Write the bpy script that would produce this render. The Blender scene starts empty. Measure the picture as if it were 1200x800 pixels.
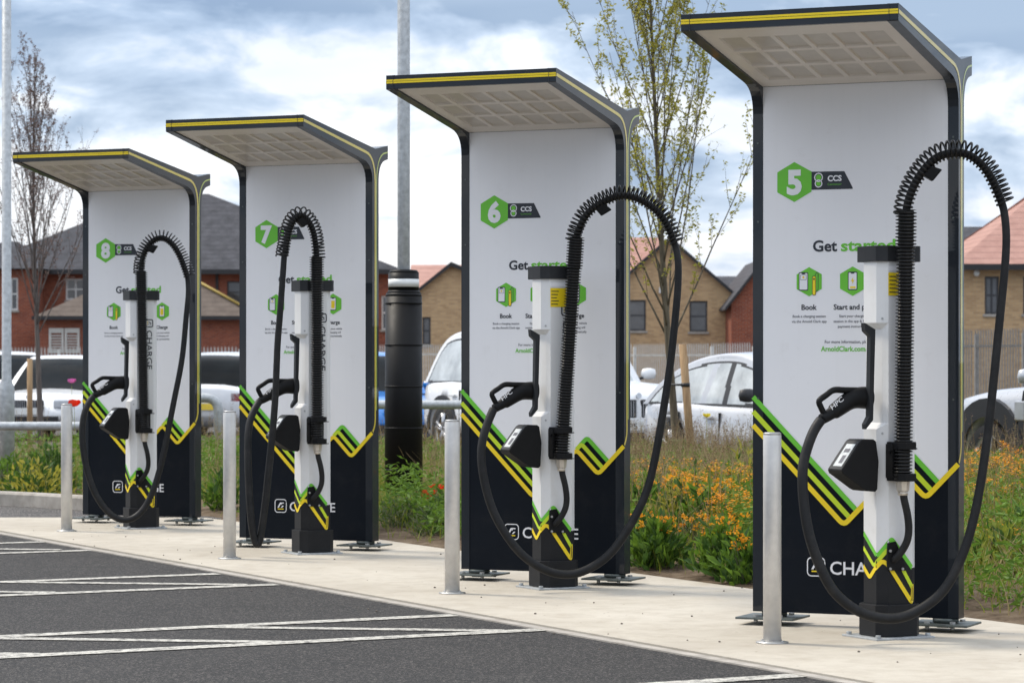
import bpy, bmesh, math, random
from mathutils import Vector, Matrix
random.seed(7)
PI = math.pi
scene = bpy.context.scene
C = scene.collection

# ------------------------------------------------------------------ helpers
class MB:
    def __init__(s): s.v=[]; s.f=[]; s.m=[]; s.sm=[]
    def add(s, vs, fs, mi=0, smooth=False):
        o=len(s.v); s.v+= [tuple(v) for v in vs]
        for f in fs: s.f.append([o+i for i in f]); s.m.append(mi); s.sm.append(smooth)
    def box(s, x0,x1,y0,y1,z0,z1, mi=0):
        s.add([(x0,y0,z0),(x1,y0,z0),(x1,y1,z0),(x0,y1,z0),(x0,y0,z1),(x1,y0,z1),(x1,y1,z1),(x0,y1,z1)],
              [(0,3,2,1),(4,5,6,7),(0,1,5,4),(1,2,6,5),(2,3,7,6),(3,0,4,7)], mi)
    def prism(s, poly, a, b, axis='y', mi=0):
        # poly = list of 2D points; extruded from a to b along axis
        def P(p,t):
            if axis=='y': return (p[0],t,p[1])
            if axis=='x': return (t,p[0],p[1])
            return (p[0],p[1],t)
        n=len(poly)
        vs=[P(p,a) for p in poly]+[P(p,b) for p in poly]
        fs=[list(range(n)), [n+i for i in reversed(range(n))]]
        fs+=[(i,n+i,n+(i+1)%n,(i+1)%n) for i in range(n)]
        s.add(vs,fs,mi)
    def poly(s, pts, mi=0): s.add(pts,[list(range(len(pts)))],mi)
    def cyl(s, p0, p1, r0, r1=None, n=16, cap=True, mi=0, smooth=True):
        r1=r0 if r1 is None else r1
        p0=Vector(p0); p1=Vector(p1); d=(p1-p0).normalized()
        u=d.orthogonal().normalized(); w=d.cross(u)
        vs=[]
        for p,r in ((p0,r0),(p1,r1)):
            for i in range(n):
                a=2*PI*i/n; vs.append(p+(u*math.cos(a)+w*math.sin(a))*r)
        s.add(vs,[(i,(i+1)%n,n+(i+1)%n,n+i) for i in range(n)],mi,smooth)
        if cap:
            o=len(s.v)-2*n
            s.f.append([o+i for i in reversed(range(n))]); s.m.append(mi); s.sm.append(False)
            s.f.append([o+n+i for i in range(n)]); s.m.append(mi); s.sm.append(False)
    def lathe(s, prof, n=24, c=(0,0,0), mi=0, smooth=True):
        vs=[]
        for r,z in prof:
            for i in range(n):
                a=2*PI*i/n; vs.append((c[0]+r*math.cos(a),c[1]+r*math.sin(a),c[2]+z))
        fs=[]
        for k in range(len(prof)-1):
            for i in range(n):
                fs.append((k*n+i,k*n+(i+1)%n,(k+1)*n+(i+1)%n,(k+1)*n+i))
        s.add(vs,fs,mi,smooth)
        o=len(s.v)-len(vs)
        s.f.append([o+i for i in reversed(range(n))]); s.m.append(mi); s.sm.append(False)
        s.f.append([o+len(vs)-n+i for i in range(n)]); s.m.append(mi); s.sm.append(False)
    def tube(s, pts, rad, n=8, mi=0, cap=True):
        pts=[Vector(p) for p in pts]
        if not isinstance(rad,(list,tuple)): rad=[rad]*len(pts)
        T=[]
        for i in range(len(pts)):
            a=pts[max(0,i-1)]; b=pts[min(len(pts)-1,i+1)]; T.append((b-a).normalized())
        u=T[0].orthogonal().normalized(); vs=[]
        for i,p in enumerate(pts):
            u=(u-T[i]*u.dot(T[i])).normalized(); w=T[i].cross(u)
            for k in range(n):
                a=2*PI*k/n; vs.append(p+(u*math.cos(a)+w*math.sin(a))*rad[i])
        fs=[(i*n+k,i*n+(k+1)%n,(i+1)*n+(k+1)%n,(i+1)*n+k) for i in range(len(pts)-1) for k in range(n)]
        s.add(vs,fs,mi,True)
        if cap:
            o=len(s.v)-len(vs)
            s.f.append([o+k for k in reversed(range(n))]); s.m.append(mi); s.sm.append(False)
            s.f.append([o+(len(pts)-1)*n+k for k in range(n)]); s.m.append(mi); s.sm.append(False)
    def mesh(s,name):
        me=bpy.data.meshes.new(name); me.from_pydata(s.v,[],s.f)
        me.polygons.foreach_set('material_index',s.m); me.polygons.foreach_set('use_smooth',s.sm)
        me.update(); return me
    def build(s,name,mats,parent=None,loc=None,bevel=0):
        return mkobj(name,s.mesh(name),mats,parent,loc,bevel)

def mkobj(name,me,mats,parent=None,loc=None,bevel=0):
    if not isinstance(mats,(list,tuple)): mats=[mats]
    if not me.materials:
        for m in mats: me.materials.append(m)
    o=bpy.data.objects.new(name,me); C.objects.link(o)
    if parent: o.parent=parent
    if loc: o.location=loc
    if bevel:
        b=o.modifiers.new('bevel','BEVEL'); b.width=bevel; b.segments=2; b.limit_method='ANGLE'; b.angle_limit=math.radians(40)
        b.use_clamp_overlap=True
    return o
def tag(o,label=None,cat=None,group=None,kind=None):
    if label: o['label']=label
    if cat: o['category']=cat
    if group: o['group']=group
    if kind: o['kind']=kind
    return o
def empty(name,loc,rz=0,label=None,cat=None,group=None):
    o=bpy.data.objects.new(name,None); C.objects.link(o); o.location=loc; o.rotation_euler=(0,0,rz); o.empty_display_size=.1
    return tag(o,label,cat,group)
def struct(o): o['kind']='structure'; return o

def catmull(pts, n=8):
    P=[Vector(p) for p in pts]; P=[P[0]*2-P[1]]+P+[P[-1]*2-P[-2]]; out=[]
    for i in range(1,len(P)-2):
        a,b,c,d=P[i-1:i+3]
        for k in range(n):
            t=k/n
            out.append(.5*((2*b)+(c-a)*t+(2*a-5*b+4*c-d)*t*t+(3*b-a-3*c+d)*t**3))
    out.append(P[-2]); return out
def smooth_path(P, it=3):
    for _ in range(it):
        P=[P[0]]+[(P[i-1]+P[i]*2+P[i+1])/4 for i in range(1,len(P)-1)]+[P[-1]]
    return P
def fillet(pts, r, n=5):
    out=[Vector(pts[0])]
    for i in range(1,len(pts)-1):
        a,b,c=Vector(pts[i-1]),Vector(pts[i]),Vector(pts[i+1])
        d1=(a-b); d2=(c-b); q=min(r,d1.length*.45,d2.length*.45)
        p1=b+d1.normalized()*q; p2=b+d2.normalized()*q
        for k in range(n+1):
            t=k/n; out.append(p1*(1-t)**2+b*2*t*(1-t)+p2*t*t)
    out.append(Vector(pts[-1])); return out
def strip2d(pts, w):
    """mitred ribbon quads in 2D"""
    P=[Vector(p).to_2d() for p in pts]; L=[];R=[]
    for i,p in enumerate(P):
        d1=(p-P[i-1]).normalized() if i else None
        d2=(P[i+1]-p).normalized() if i<len(P)-1 else None
        if d1 is None: d1=d2
        if d2 is None: d2=d1
        n1=Vector((-d1.y,d1.x)); n2=Vector((-d2.y,d2.x)); m=(n1+n2)
        if m.length<1e-4: m=n1
        m.normalize(); k=w/2/max(.4,m.dot(n1))
        L.append(p+m*k); R.append(p-m*k)
    return L,R

# ------------------------------------------------------------------ text
_tc={}
def text_mesh(txt, bold=0.0):
    key=(txt,bold)
    if key in _tc: return _tc[key]
    cu=bpy.data.curves.new('lettering','FONT'); cu.body=txt; cu.size=1; cu.offset=bold; cu.resolution_u=3
    o=bpy.data.objects.new('lettering',cu); C.objects.link(o)
    bpy.context.view_layer.update()
    dg=bpy.context.evaluated_depsgraph_get(); me=o.evaluated_get(dg).to_mesh()
    vs=[(v.co.x,v.co.y) for v in me.vertices]; fs=[tuple(p.vertices) for p in me.polygons]
    o.evaluated_get(dg).to_mesh_clear(); bpy.data.objects.remove(o); bpy.data.curves.remove(cu)
    _tc[key]=(vs,fs); return _tc[key]
def put_text(mb, txt, fn, x, z, width=None, height=None, bold=0, align='l', mi=0):
    """fn(u,z)->3D. height = height of the capital letters (.73 of size)"""
    vs,fs=text_mesh(txt,bold)
    x0=min(v[0] for v in vs); x1=max(v[0] for v in vs)
    sy=(height/.73) if height else width/(x1-x0)
    sx=(width/(x1-x0)) if width else sy
    ox={'l':x-x0*sx,'c':x-(x0+x1)/2*sx,'r':x-x1*sx}[align]
    mb.add([fn(ox+v[0]*sx, z+v[1]*sy) for v in vs], fs, mi)

# ------------------------------------------------------------------ materials
def srgb(r,g,b):
    f=lambda c:(c/255/12.92) if c/255<=.04045 else ((c/255+.055)/1.055)**2.4
    return (f(r),f(g),f(b),1)
class NT:
    def __init__(s,name):
        s.m=bpy.data.materials.new(name); s.m.use_nodes=True; s.t=s.m.node_tree; s.b=s.t.nodes['Principled BSDF']
        s.co=s.t.nodes.new('ShaderNodeTexCoord')
    def n(s,t,**k):
        x=s.t.nodes.new(t)
        for a,b in k.items():
            if hasattr(x,a) and not a.startswith('i_'): setattr(x,a,b)
        return x
    def link(s,a,b): s.t.links.new(a,b)
    def noise(s,scale,detail=4,rough=.6,coord='Object',mscale=None):
        x=s.n('ShaderNodeTexNoise'); x.inputs['Scale'].default_value=scale; x.inputs['Detail'].default_value=detail; x.inputs['Roughness'].default_value=rough
        src=s.co.outputs[coord]
        if mscale:
            mp=s.n('ShaderNodeMapping'); mp.inputs['Scale'].default_value=mscale; s.link(src,mp.inputs['Vector']); src=mp.outputs[0]
        s.link(src,x.inputs['Vector']); return x.outputs['Fac']
    def ramp(s,fac,stops):
        r=s.n('ShaderNodeValToRGB'); e=r.color_ramp.elements
        while len(e)<len(stops): e.new(.5)
        for i,(p,c) in enumerate(stops): e[i].position=p; e[i].color=c if len(c)==4 else (*c,1)
        s.link(fac,r.inputs[0]); return r.outputs[0]
    def mix(s,fac,a,b,mode='MIX'):
        x=s.n('ShaderNodeMix'); x.data_type='RGBA'; x.blend_type=mode
        for sock,v in ((x.inputs[0],fac),(x.inputs[6],a),(x.inputs[7],b)):
            if isinstance(v,(int,float)): sock.default_value=v
            elif isinstance(v,tuple): sock.default_value=v if len(v)==4 else (*v,1)
            else: s.link(v,sock)
        return x.outputs[2]
    def bump(s,h,strength=.3,dist=.01):
        x=s.n('ShaderNodeBump'); x.inputs['Strength'].default_value=strength; x.inputs['Distance'].default_value=dist
        s.link(h,x.inputs['Height']); s.link(x.outputs[0],s.b.inputs['Normal']); return x
    def base(s,c):
        if isinstance(c,tuple): s.b.inputs['Base Color'].default_value=c if len(c)==4 else (*c,1)
        else: s.link(c,s.b.inputs['Base Color'])
    def set(s,**k):
        for a,v in k.items():
            s.b.inputs[{'rough':'Roughness','metal':'Metallic','coat':'Coat Weight','coatr':'Coat Roughness','spec':'Specular IOR Level','trans':'Transmission Weight'}[a]].default_value=v
        return s
def pm(name,col,rough=.5,metal=0,var=.12,scale=6,bump=0,coat=0,bscale=None,spec=.5,dirt=None):
    t=NT(name); col=tuple(col[:3])
    dk=tuple(c*(1-var) for c in col); lt=tuple(min(1,c*(1+var)) for c in col)
    c=t.ramp(t.noise(scale,5),[(.3,dk),(.7,lt)])
    if dirt:
        c=t.mix(t.ramp(t.noise(dirt[1],6,.7),[(.5,(0,0,0)),(.8,(dirt[2],)*3)]),c,tuple(dirt[0]))
    t.base(c); t.set(rough=rough,metal=metal,coat=coat,spec=spec)
    r=t.n('ShaderNodeMapRange'); r.inputs['To Min'].default_value=max(0,rough-.07); r.inputs['To Max'].default_value=min(1,rough+.09)
    t.link(t.noise(scale*2.3,4),r.inputs['Value']); t.link(r.outputs[0],t.b.inputs['Roughness'])
    if bump: t.bump(t.noise(bscale or scale*12,4),bump,.002)
    return t.m
M={}
M['frame']=pm('anthracite_paint',(.012,.0155,.0205),.42,0,.10,5,.05,spec=.2,coat=.55)
M['navy']=pm('navy_print',(.0058,.0082,.0125),.5,0,.12,2.5,dirt=((.09,.08,.07),7,.08),spec=.10)
M['white']=pm('white_print',(.76,.755,.775),.42,0,.025,1.6,dirt=((.48,.46,.43),3.5,.12))
def whiteprint():
    t=NT('white_print'); c=t.ramp(t.noise(1.6,4),[(.3,(.80,.795,.805)),(.7,(.83,.825,.835))])
    c=t.mix(t.ramp(t.noise(1,6,.65,mscale=(26,26,.7)),[(.52,(0,0,0)),(.75,(.06,.06,.06))]),c,(.52,.50,.47))
    c=t.mix(t.ramp(t.noise(9,7,.75),[(.58,(0,0,0)),(.75,(.12,.12,.12))]),c,(.42,.39,.35))
    t.base(c); t.set(rough=.36); t.bump(t.noise(1.2,2,.5),.05,.02); return t.m
M['white']=whiteprint()
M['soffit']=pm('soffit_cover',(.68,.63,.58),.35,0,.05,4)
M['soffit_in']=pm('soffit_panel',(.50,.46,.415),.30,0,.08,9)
M['green']=pm('green_print',srgb(104,190,50),.45,0,.05,8)
M['lime']=pm('lime_print',srgb(190,212,35),.45,0,.05,8)
M['yellow']=pm('yellow_print',srgb(236,206,25),.45,0,.05,8)
M['edge']=pm('edge_stripe_yellow',srgb(206,184,60),.35,0,.05,8,coat=.8)
M['edge2']=pm('edge_stripe_lime',srgb(176,192,70),.35,0,.05,8,coat=.8)
M['ink']=pm('dark_ink',(.02,.024,.033),.5,0,.05,8)
M['ink_soft']=pm('grey_ink',(.10,.10,.12),.5,0,.05,8)
M['wprint']=pm('white_ink',(.78,.78,.80),.5,0,.03,8)
M['rubber']=pm('cable_rubber',(.009,.0093,.010),.55,0,.2,14,.1,spec=.28,dirt=((.06,.055,.05),9,.35))
M['hose']=pm('hose_plastic',(.004,.004,.0043),.3,0,.15,30,spec=.38)
M['blackplastic']=pm('black_plastic',(.0055,.0055,.006),.5,0,.15,20,.15,bscale=400,spec=.2)
M['greyplastic']=pm('dark_grey_plastic',(.020,.0215,.024),.5,0,.12,12,.1,bscale=300,spec=.3)
M['pedwhite']=pm('pedestal_paint',(.70,.70,.695),.38,0,.04,3,dirt=((.42,.38,.32),6,.28))
M['peddark']=pm('pedestal_dark',(.013,.0133,.0145),.5,0,.15,8,.1,spec=.22)
M['galv']=pm('galvanised_steel',(.43,.45,.46),.5,.45,.22,22,.12)
M['steel']=pm('brushed_steel',(.66,.65,.63),.42,.4,.10,14,.05)
M['steelcap']=pm('bollard_cap',(.42,.42,.41),.4,.7,.1,14)
M['darksteel']=pm('foot_steel',(.10,.115,.11),.5,.5,.25,18,.2)
M['brass']=pm('cable_gland',(.55,.50,.43),.35,.6,.1,20)
M['screen']=pm('terminal_screen',(.62,.64,.63),.15,0,.18,60)
M['wood']=None
def wood(name,a,b):
    t=NT(name); c=t.ramp(t.noise(5,6,.6,mscale=(9,9,.8)),[(.3,a),(.7,b)]); t.base(c); t.set(rough=.8); t.bump(t.noise(30,5,.6,mscale=(6,6,.5)),.4,.004); return t.m
M['stake']=wood('stake_wood',(.22,.13,.06),(.42,.28,.15))
M['bark']=wood('bark',(.055,.045,.03),(.17,.14,.09))
M['bark2']=wood('grey_bark',(.06,.05,.045),(.17,.14,.12))

def asphalt(name,base=.0185,spec=.35):
    t=NT(name)
    big=t.noise(.8,5,.6,coord='Object'); c=t.ramp(big,[(.3,(base*.72,base*.68,base*.65)),(.72,(base*1.3,base*1.22,base*1.16))])
    v=t.n('ShaderNodeTexVoronoi'); v.inputs['Scale'].default_value=125; t.link(t.co.outputs['Object'],v.inputs['Vector'])
    sp=t.n('ShaderNodeSeparateColor'); t.link(v.outputs['Color'],sp.inputs[0])
    c=t.mix(t.ramp(sp.outputs[0],[(.72,(0,0,0)),(.88,(1,1,1))]),c,(base*6.0,base*5.4,base*4.9))
    c=t.mix(t.ramp(sp.outputs[1],[(.6,(0,0,0)),(.9,(.8,.8,.8))]),c,(base*.3,base*.3,base*.33))
    c=t.mix(t.ramp(t.noise(9,6,.75),[(.60,(0,0,0)),(.78,(.4,.4,.4))]),c,(base*2.4,base*2.2,base*2.0))
    c=t.mix(t.ramp(t.noise(1.7,4,.6,mscale=(.5,1.6,1)),[(.58,(0,0,0)),(.72,(.5,.5,.5))]),c,(base*.45,base*.45,base*.45))
    c=t.mix(t.ramp(t.noise(.5,6,.7,mscale=(1,2,1)),[(.5,(0,0,0)),(.8,(.35,.35,.35))]),c,(base*2.0,base*1.9,base*1.75))
    t.base(c); t.set(rough=.82,spec=spec)
    t.bump(v.outputs['Distance'],.7,.006); return t.m
M['asphalt']=asphalt('asphalt')
M['asphalt2']=asphalt('car_park_asphalt',.05)
def concrete():
    t=NT('concrete_slab')
    c=t.ramp(t.noise(.9,6,.6),[(.25,(.385,.345,.285)),(.55,(.47,.43,.36)),(.8,(.53,.49,.42))])
    c=t.mix(t.ramp(t.noise(5,7,.75),[(.45,(0,0,0)),(.75,(.75,.75,.75))]),c,(.33,.285,.225))
    c=t.mix(t.ramp(t.noise(140,3,.6),[(.55,(0,0,0)),(.8,(.5,.5,.5))]),c,(.33,.30,.25))
    c=t.mix(t.ramp(t.noise(1.9,3,.5,mscale=(1,.45,1)),[(.62,(0,0,0)),(.7,(.30,.30,.30))]),c,(.36,.33,.28))
    v=t.n('ShaderNodeTexVoronoi'); v.feature='F1'; v.inputs['Scale'].default_value=7; t.link(t.co.outputs['Object'],v.inputs['Vector'])
    c=t.mix(t.ramp(v.outputs['Distance'],[(.03,(1,1,1)),(.06,(0,0,0))]),c,(.16,.13,.10))
    t.base(c); t.set(rough=.85,spec=.25); t.bump(t.noise(60,5,.7,mscale=(1,.25,1)),.25,.003); return t.m
M['concrete']=concrete()
M['kerb']=pm('kerb_concrete',(.36,.33,.29),.85,0,.22,7,.4,dirt=((.16,.13,.1),5,.7))
def paintline():
    t=NT('road_paint')
    c=t.ramp(t.noise(6,6,.7),[(.3,(.40,.38,.34)),(.7,(.58,.56,.50))])
    v=t.n('ShaderNodeTexVoronoi'); v.inputs['Scale'].default_value=95; t.link(t.co.outputs['Object'],v.inputs['Vector'])
    w=t.ramp(t.noise(22,6,.8),[(.47,(0,0,0)),(.60,(1,1,1))])
    c=t.mix(w,c,(.13,.125,.115)); t.base(c); t.set(rough=.75,spec=.3); t.bump(v.outputs['Distance'],.5,.004); return t.m
M['line']=paintline()
def soil():
    t=NT('planting_soil'); c=t.ramp(t.noise(7,8,.7),[(.3,(.07,.048,.032)),(.5,(.17,.125,.085)),(.75,(.30,.235,.165))])
    t.base(c); t.set(rough=.95,spec=.1); t.bump(t.noise(26,8,.75),1,.03); return t.m
M['soil']=soil()
def farground():
    t=NT('rough_grassland'); c=t.ramp(t.noise(.25,8,.65),[(.3,(.06,.075,.03)),(.7,(.12,.13,.06))]); t.base(c); t.set(rough=.95,spec=.1); return t.m
M['far']=farground()
def brick(name,c1,c2,mortar,sc=1.0):
    t=NT(name); b=t.n('ShaderNodeTexBrick'); b.inputs['Scale'].default_value=1/sc
    b.inputs['Color1'].default_value=(*c1,1); b.inputs['Color2'].default_value=(*c2,1); b.inputs['Mortar'].default_value=(*mortar,1)
    b.inputs['Brick Width'].default_value=.225; b.inputs['Row Height'].default_value=.075; b.inputs['Mortar Size'].default_value=.008; b.inputs['Bias'].default_value=-.1
    sx=t.n('ShaderNodeSeparateXYZ'); t.link(t.co.outputs['Object'],sx.inputs[0]); ad=t.n('ShaderNodeMath'); t.link(sx.outputs[0],ad.inputs[0]); t.link(sx.outputs[1],ad.inputs[1])
    cx=t.n('ShaderNodeCombineXYZ'); t.link(ad.outputs[0],cx.inputs[0]); t.link(sx.outputs[2],cx.inputs[1]); t.link(cx.outputs[0],b.inputs['Vector'])
    c=t.mix(t.ramp(t.noise(1.3,6,.7),[(.35,(0,0,0)),(.75,(.35,.35,.35))]),b.outputs['Color'],tuple(x*.6 for x in c1))
    t.base(c); t.set(rough=.85,spec=.2); return t.m
M['redbrick']=brick('red_brick',(.31,.085,.042),(.19,.045,.027),(.27,.19,.15))
M['tanbrick']=brick('tan_brick',(.56,.37,.195),(.38,.235,.12),(.44,.35,.25))
def tiles(name,a,b,row=.3):
    t=NT(name); w=t.n('ShaderNodeTexWave'); w.wave_type='BANDS'; w.bands_direction='Z'; w.wave_profile='SAW'; w.inputs['Scale'].default_value=.314/row*1.5; w.inputs['Distortion'].default_value=.3; w.inputs['Detail'].default_value=2
    t.link(t.co.outputs['Object'],w.inputs['Vector'])
    c=t.ramp(t.noise(2.2,7,.75),[(.3,a),(.72,b)]); c=t.mix(t.ramp(w.outputs['Fac'],[(.0,(.75,.75,.75)),(.16,(0,0,0))]),c,tuple(x*.35 for x in a))
    t.base(c); t.set(rough=.8,spec=.25); t.bump(w.outputs['Fac'],.6,.04); return t.m
M['slate']=tiles('grey_roof_tile',(.035,.036,.041),(.10,.10,.112))
M['pinktile']=tiles('pink_roof_tile',(.33,.18,.145),(.47,.275,.225))
M['browntile']=tiles('brown_roof_tile',(.11,.085,.07),(.20,.16,.13))
M['fasciadark']=pm('dark_fascia',(.02,.02,.022),.6)
M['whitetrim']=pm('white_trim',(.72,.72,.70),.5)
M['darkframe']=pm('dark_window_frame',(.035,.035,.04),.4)
def glass(name,c,rough=.06):
    return pm(name,c,rough,0,.35,2.5,spec=.8)
M['pane']=glass('window_pane',(.05,.055,.065))
M['carglass']=pm('car_glass',(.008,.010,.011),.12,0,.35,2.5,spec=.15)
M['carglass_sky_painted']=glass('car_glass_painted_sky',(.46,.49,.50),.03)  # pale base colour paints the sky's reflection into the car glass
M['carwhite']=pm('white_car_paint',(.76,.77,.78),.25,0,.03,2,coat=.6,dirt=((.45,.42,.38),5,.25))
M['carblue']=pm('blue_car_paint',(.02,.20,.62),.25,0,.08,2,coat=.6)
M['carsilver']=pm('silver_car_paint',(.50,.51,.53),.28,.35,.06,2,coat=.8,dirt=((.3,.28,.25),5,.3))
M['cartrim']=pm('car_black_trim',(.018,.018,.02),.5)
M['tyre']=pm('tyre_rubber',(.009,.009,.009),.75,0,.3,15,.3)
M['rim']=pm('alloy_rim',(.55,.56,.58),.3,.8,.1,8)
M['lamp']=glass('headlamp_glass',(.5,.52,.55),.05)
M['redlamp']=pm('tail_lamp_red',(.45,.02,.02),.2)
M['platew']=pm('plate_white',(.75,.75,.72),.4)
M['platey']=pm('plate_yellow',(.80,.58,.06),.4)
M['palisade']=pm('palisade_steel',(.60,.59,.56),.55,.3,.2,9)
M['blacksleeve']=pm('black_sleeve',(.0045,.0045,.005),.48,0,.2,6,.05,spec=.2)
M['reflwhite']=pm('reflective_band',(.70,.71,.70),.4)
M['guard']=pm('tree_guard',(.22,.28,.13),.7,0,.2,8)
M['louvre']=pm('louvre_paint',(.55,.53,.49),.6)
M['yellowtrim']=pm('yellow_verge',(.36,.25,.05),.6)
def leafmat(name,a,b,trans=.25):
    t=NT(name); c=t.ramp(t.noise(7,4,.7),[(.3,a),(.7,b)]); t.base(c); t.set(rough=.55,spec=.3)
    out=[n for n in t.t.nodes if n.type=='OUTPUT_MATERIAL'][0]
    tr=t.n('ShaderNodeBsdfTranslucent'); t.link(c,tr.inputs['Color']); mx=t.n('ShaderNodeMixShader'); mx.inputs[0].default_value=trans
    t.link(t.b.outputs[0],mx.inputs[1]); t.link(tr.outputs[0],mx.inputs[2]); t.link(mx.outputs[0],out.inputs['Surface']); return t.m
M['leaf_y']=leafmat('young_leaf',(.24,.25,.03),(.50,.44,.08),.45)
M['leaf_g']=leafmat('green_leaf',(.06,.13,.015),(.20,.33,.04),.35)
M['leaf_d']=leafmat('dark_leaf',(.03,.08,.015),(.09,.17,.03),.3)
M['grass_g']=leafmat('grass_blade_green',(.14,.19,.02),(.36,.38,.06),.4)
M['grass_d']=leafmat('grass_blade_dry',(.26,.19,.09),(.50,.40,.22),.35)
M['stemg']=leafmat('sage_stem',(.14,.17,.09),(.28,.31,.18),.3)
M['orange']=leafmat('orange_petal',(.75,.26,.01),(.88,.45,.03),.4)
M['poppy']=leafmat('poppy_petal',(.75,.03,.01),(.85,.07,.03),.3)
M['pink']=leafmat('pink_petal',(.65,.12,.40),(.75,.25,.55),.3)
M['seed']=leafmat('brown_seed_head',(.10,.055,.035),(.26,.16,.10),.2)
M['yflower']=leafmat('yellow_petal',(.75,.60,.03),(.85,.72,.08),.3)
M['bud']=leafmat('tree_bud',(.12,.06,.05),(.24,.15,.11),.2)

# ------------------------------------------------------------------ camera
F=3394.0; H=1.361; HY=421.0
def gpt(px,py):   # ground point seen at a photograph pixel
    s=(py-HY)/H; return Vector(((px-600)/s, F/s, 0))
def at(px,py,Z): return Vector(((px-600)*Z/F, Z, H-(py-HY)*Z/F))
cam=bpy.data.cameras.new('camera'); co=bpy.data.objects.new('camera',cam); C.objects.link(co); scene.camera=co
co.location=(0,0,H); co.rotation_euler=(PI/2,0,0)
cam.sensor_width=36; cam.lens=F/1200*36; cam.shift_y=21/1200; cam.clip_end=3000; cam.clip_start=.5
cam.dof.use_dof=True; cam.dof.focus_distance=16.2; cam.dof.aperture_fstop=7.1

def gx(px,Z): return (px-600)*Z/F
# ------------------------------------------------------------------ ground
SHEET=0.0
def sheet(name,pts,z,mat,sub=0):
    mb=MB(); mb.poly([(p[0],p[1],z) for p in pts]); o=mb.build(name,mat); struct(o); return o
sheet('ground',[(-900,-60),(900,-60),(900,1600),(-900,1600)],-.03,M['far'])
R=Vector((.46,-.888)); A=Vector((.888,.46))        # along the row towards the camera / away from the bays
fe=Vector((-.47,15.9))                             # a point on the front edge of the slab
def fr(t,off): p=fe+R*t+A*off; return (p.x,p.y)
# car park bays (asphalt in front) : one sheet to the slab edge
sheet('asphalt_bays',[fr(-70,.02),fr(60,.02),fr(60,-60),fr(-70,-60)],0,M['asphalt'])
# concrete apron: raised 4 mm, with a narrow front channel edge
mb=MB()
slab=[fr(14,0),fr(14,2.2)]+[fr(t,2.2+.04*math.sin(t*1.7)) for t in [12,10,8,6,4,2,0,-2,-4,-6]]+[(-2.44,24.3),(-2.62,24.72),(-9.5,24.78),(-9.5,fe.y+0)]
# close along the front edge
tl=-9.2
slab=[p for p in slab[:-1]]+[(-9.5,24.9)]+[fr(-20,0)]
slab=[fr(14,0),fr(14,2.2)]+[fr(t,2.2+.04*math.sin(t*1.7)) for t in [12,10,8,6,4,2,0,-2,-4,-6,-8]]+[(-2.62,24.72),(-5.02,24.78)]
mb.prism(slab,-.04,.012,'z'); o=mb.build('concrete_apron',M['concrete']); struct(o)
mb=MB(); mb.prism([fr(14,-.002),fr(-10,-.002),fr(-10,-.07),fr(14,-.07)],-.04,.007,'z'); o=mb.build('channel_edging',M['kerb']); struct(o)
# access road at the far end and car park behind
sheet('access_road',[(-30,24.9),(-2.4,24.7),(-2.6,25.4),(-4.6,27.2),(-30,30.5)],.003,M['asphalt2'])
sheet('car_park',[(-60,36.2),(-6,35.2),(6.6,29.0),(40,10),(60,60),(60,130),(-60,130)],-.008,M['asphalt2'])
# planting bed
bedpoly=[fr(14,2.2)]+[fr(t,2.19+.04*math.sin(t*1.7)) for t in [12,10,8,6,4,2,0,-2,-4,-6,-8]]+[(-2.75,25.1),(-4.7,26.9),(-9,29.6),(-30,32),(-60,36),(-6,35.0),(6.4,28.8),(20,20)]
mb=MB(); 
bm=bmesh.new(); vs=[bm.verts.new((p[0],p[1],.0)) for p in bedpoly]; f=bm.faces.new(vs); f.normal_update()
bmesh.ops.triangulate(bm,faces=bm.faces[:])
for _ in range(5):
    es=[e for e in bm.edges if e.calc_length()>.5]
    if es: bmesh.ops.subdivide_edges(bm,edges=es,cuts=1); bmesh.ops.triangulate(bm,faces=[f for f in bm.faces if len(f.verts)>3])
from mathutils import noise as mn
def bedh(x,y):
    d=(Vector((x,y))-fe).dot(A)-2.2
    d=min(max(d,0),.8)/.8
    return -.004+.08*d+.035*mn.noise(Vector((x*1.3,y*1.3,0)))*min(1,d*2+.1)
for v in bm.verts: v.co.z=bedh(v.co.x,v.co.y)
me=bpy.data.meshes.new('planting_bed'); bm.to_mesh(me); bm.free(); o=mkobj('planting_bed',me,M['soil']); struct(o)
# kerb at far left between the road and the bed
def kerb(name,pts,w=.14,h=.13):
    mb=MB(); L,Rr=strip2d(fillet([(p[0],p[1],0) for p in pts],.8,6),w)
    n=len(L)
    prof=lambda a,b:[(a.x,a.y,-.05),(a.x,a.y,h-.02),(a.x*.88+b.x*.12,a.y*.88+b.y*.12,h),(b.x,b.y,h),(b.x,b.y,-.05)]
    vs=[]; 
    for a,b in zip(Rr,L): vs+=prof(a,b)
    fs=[(i*5+k,i*5+k+1,(i+1)*5+k+1,(i+1)*5+k) for i in range(n-1) for k in range(4)]+[(0,1,2,3,4),tuple(reversed(range((n-1)*5,n*5)))]
    mb.add(vs,fs); o=mb.build(name,M['kerb']); struct(o)
kerb('kerb',[(-30,31.2),(-9,29.0),(-4.72,27.1),(-3.3,25.55),(-2.78,24.86)])
kerb('kerb',[(24,17.5),(6.5,28.9),(-6,35.1),(-60,36.1)],.14,.11)

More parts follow.
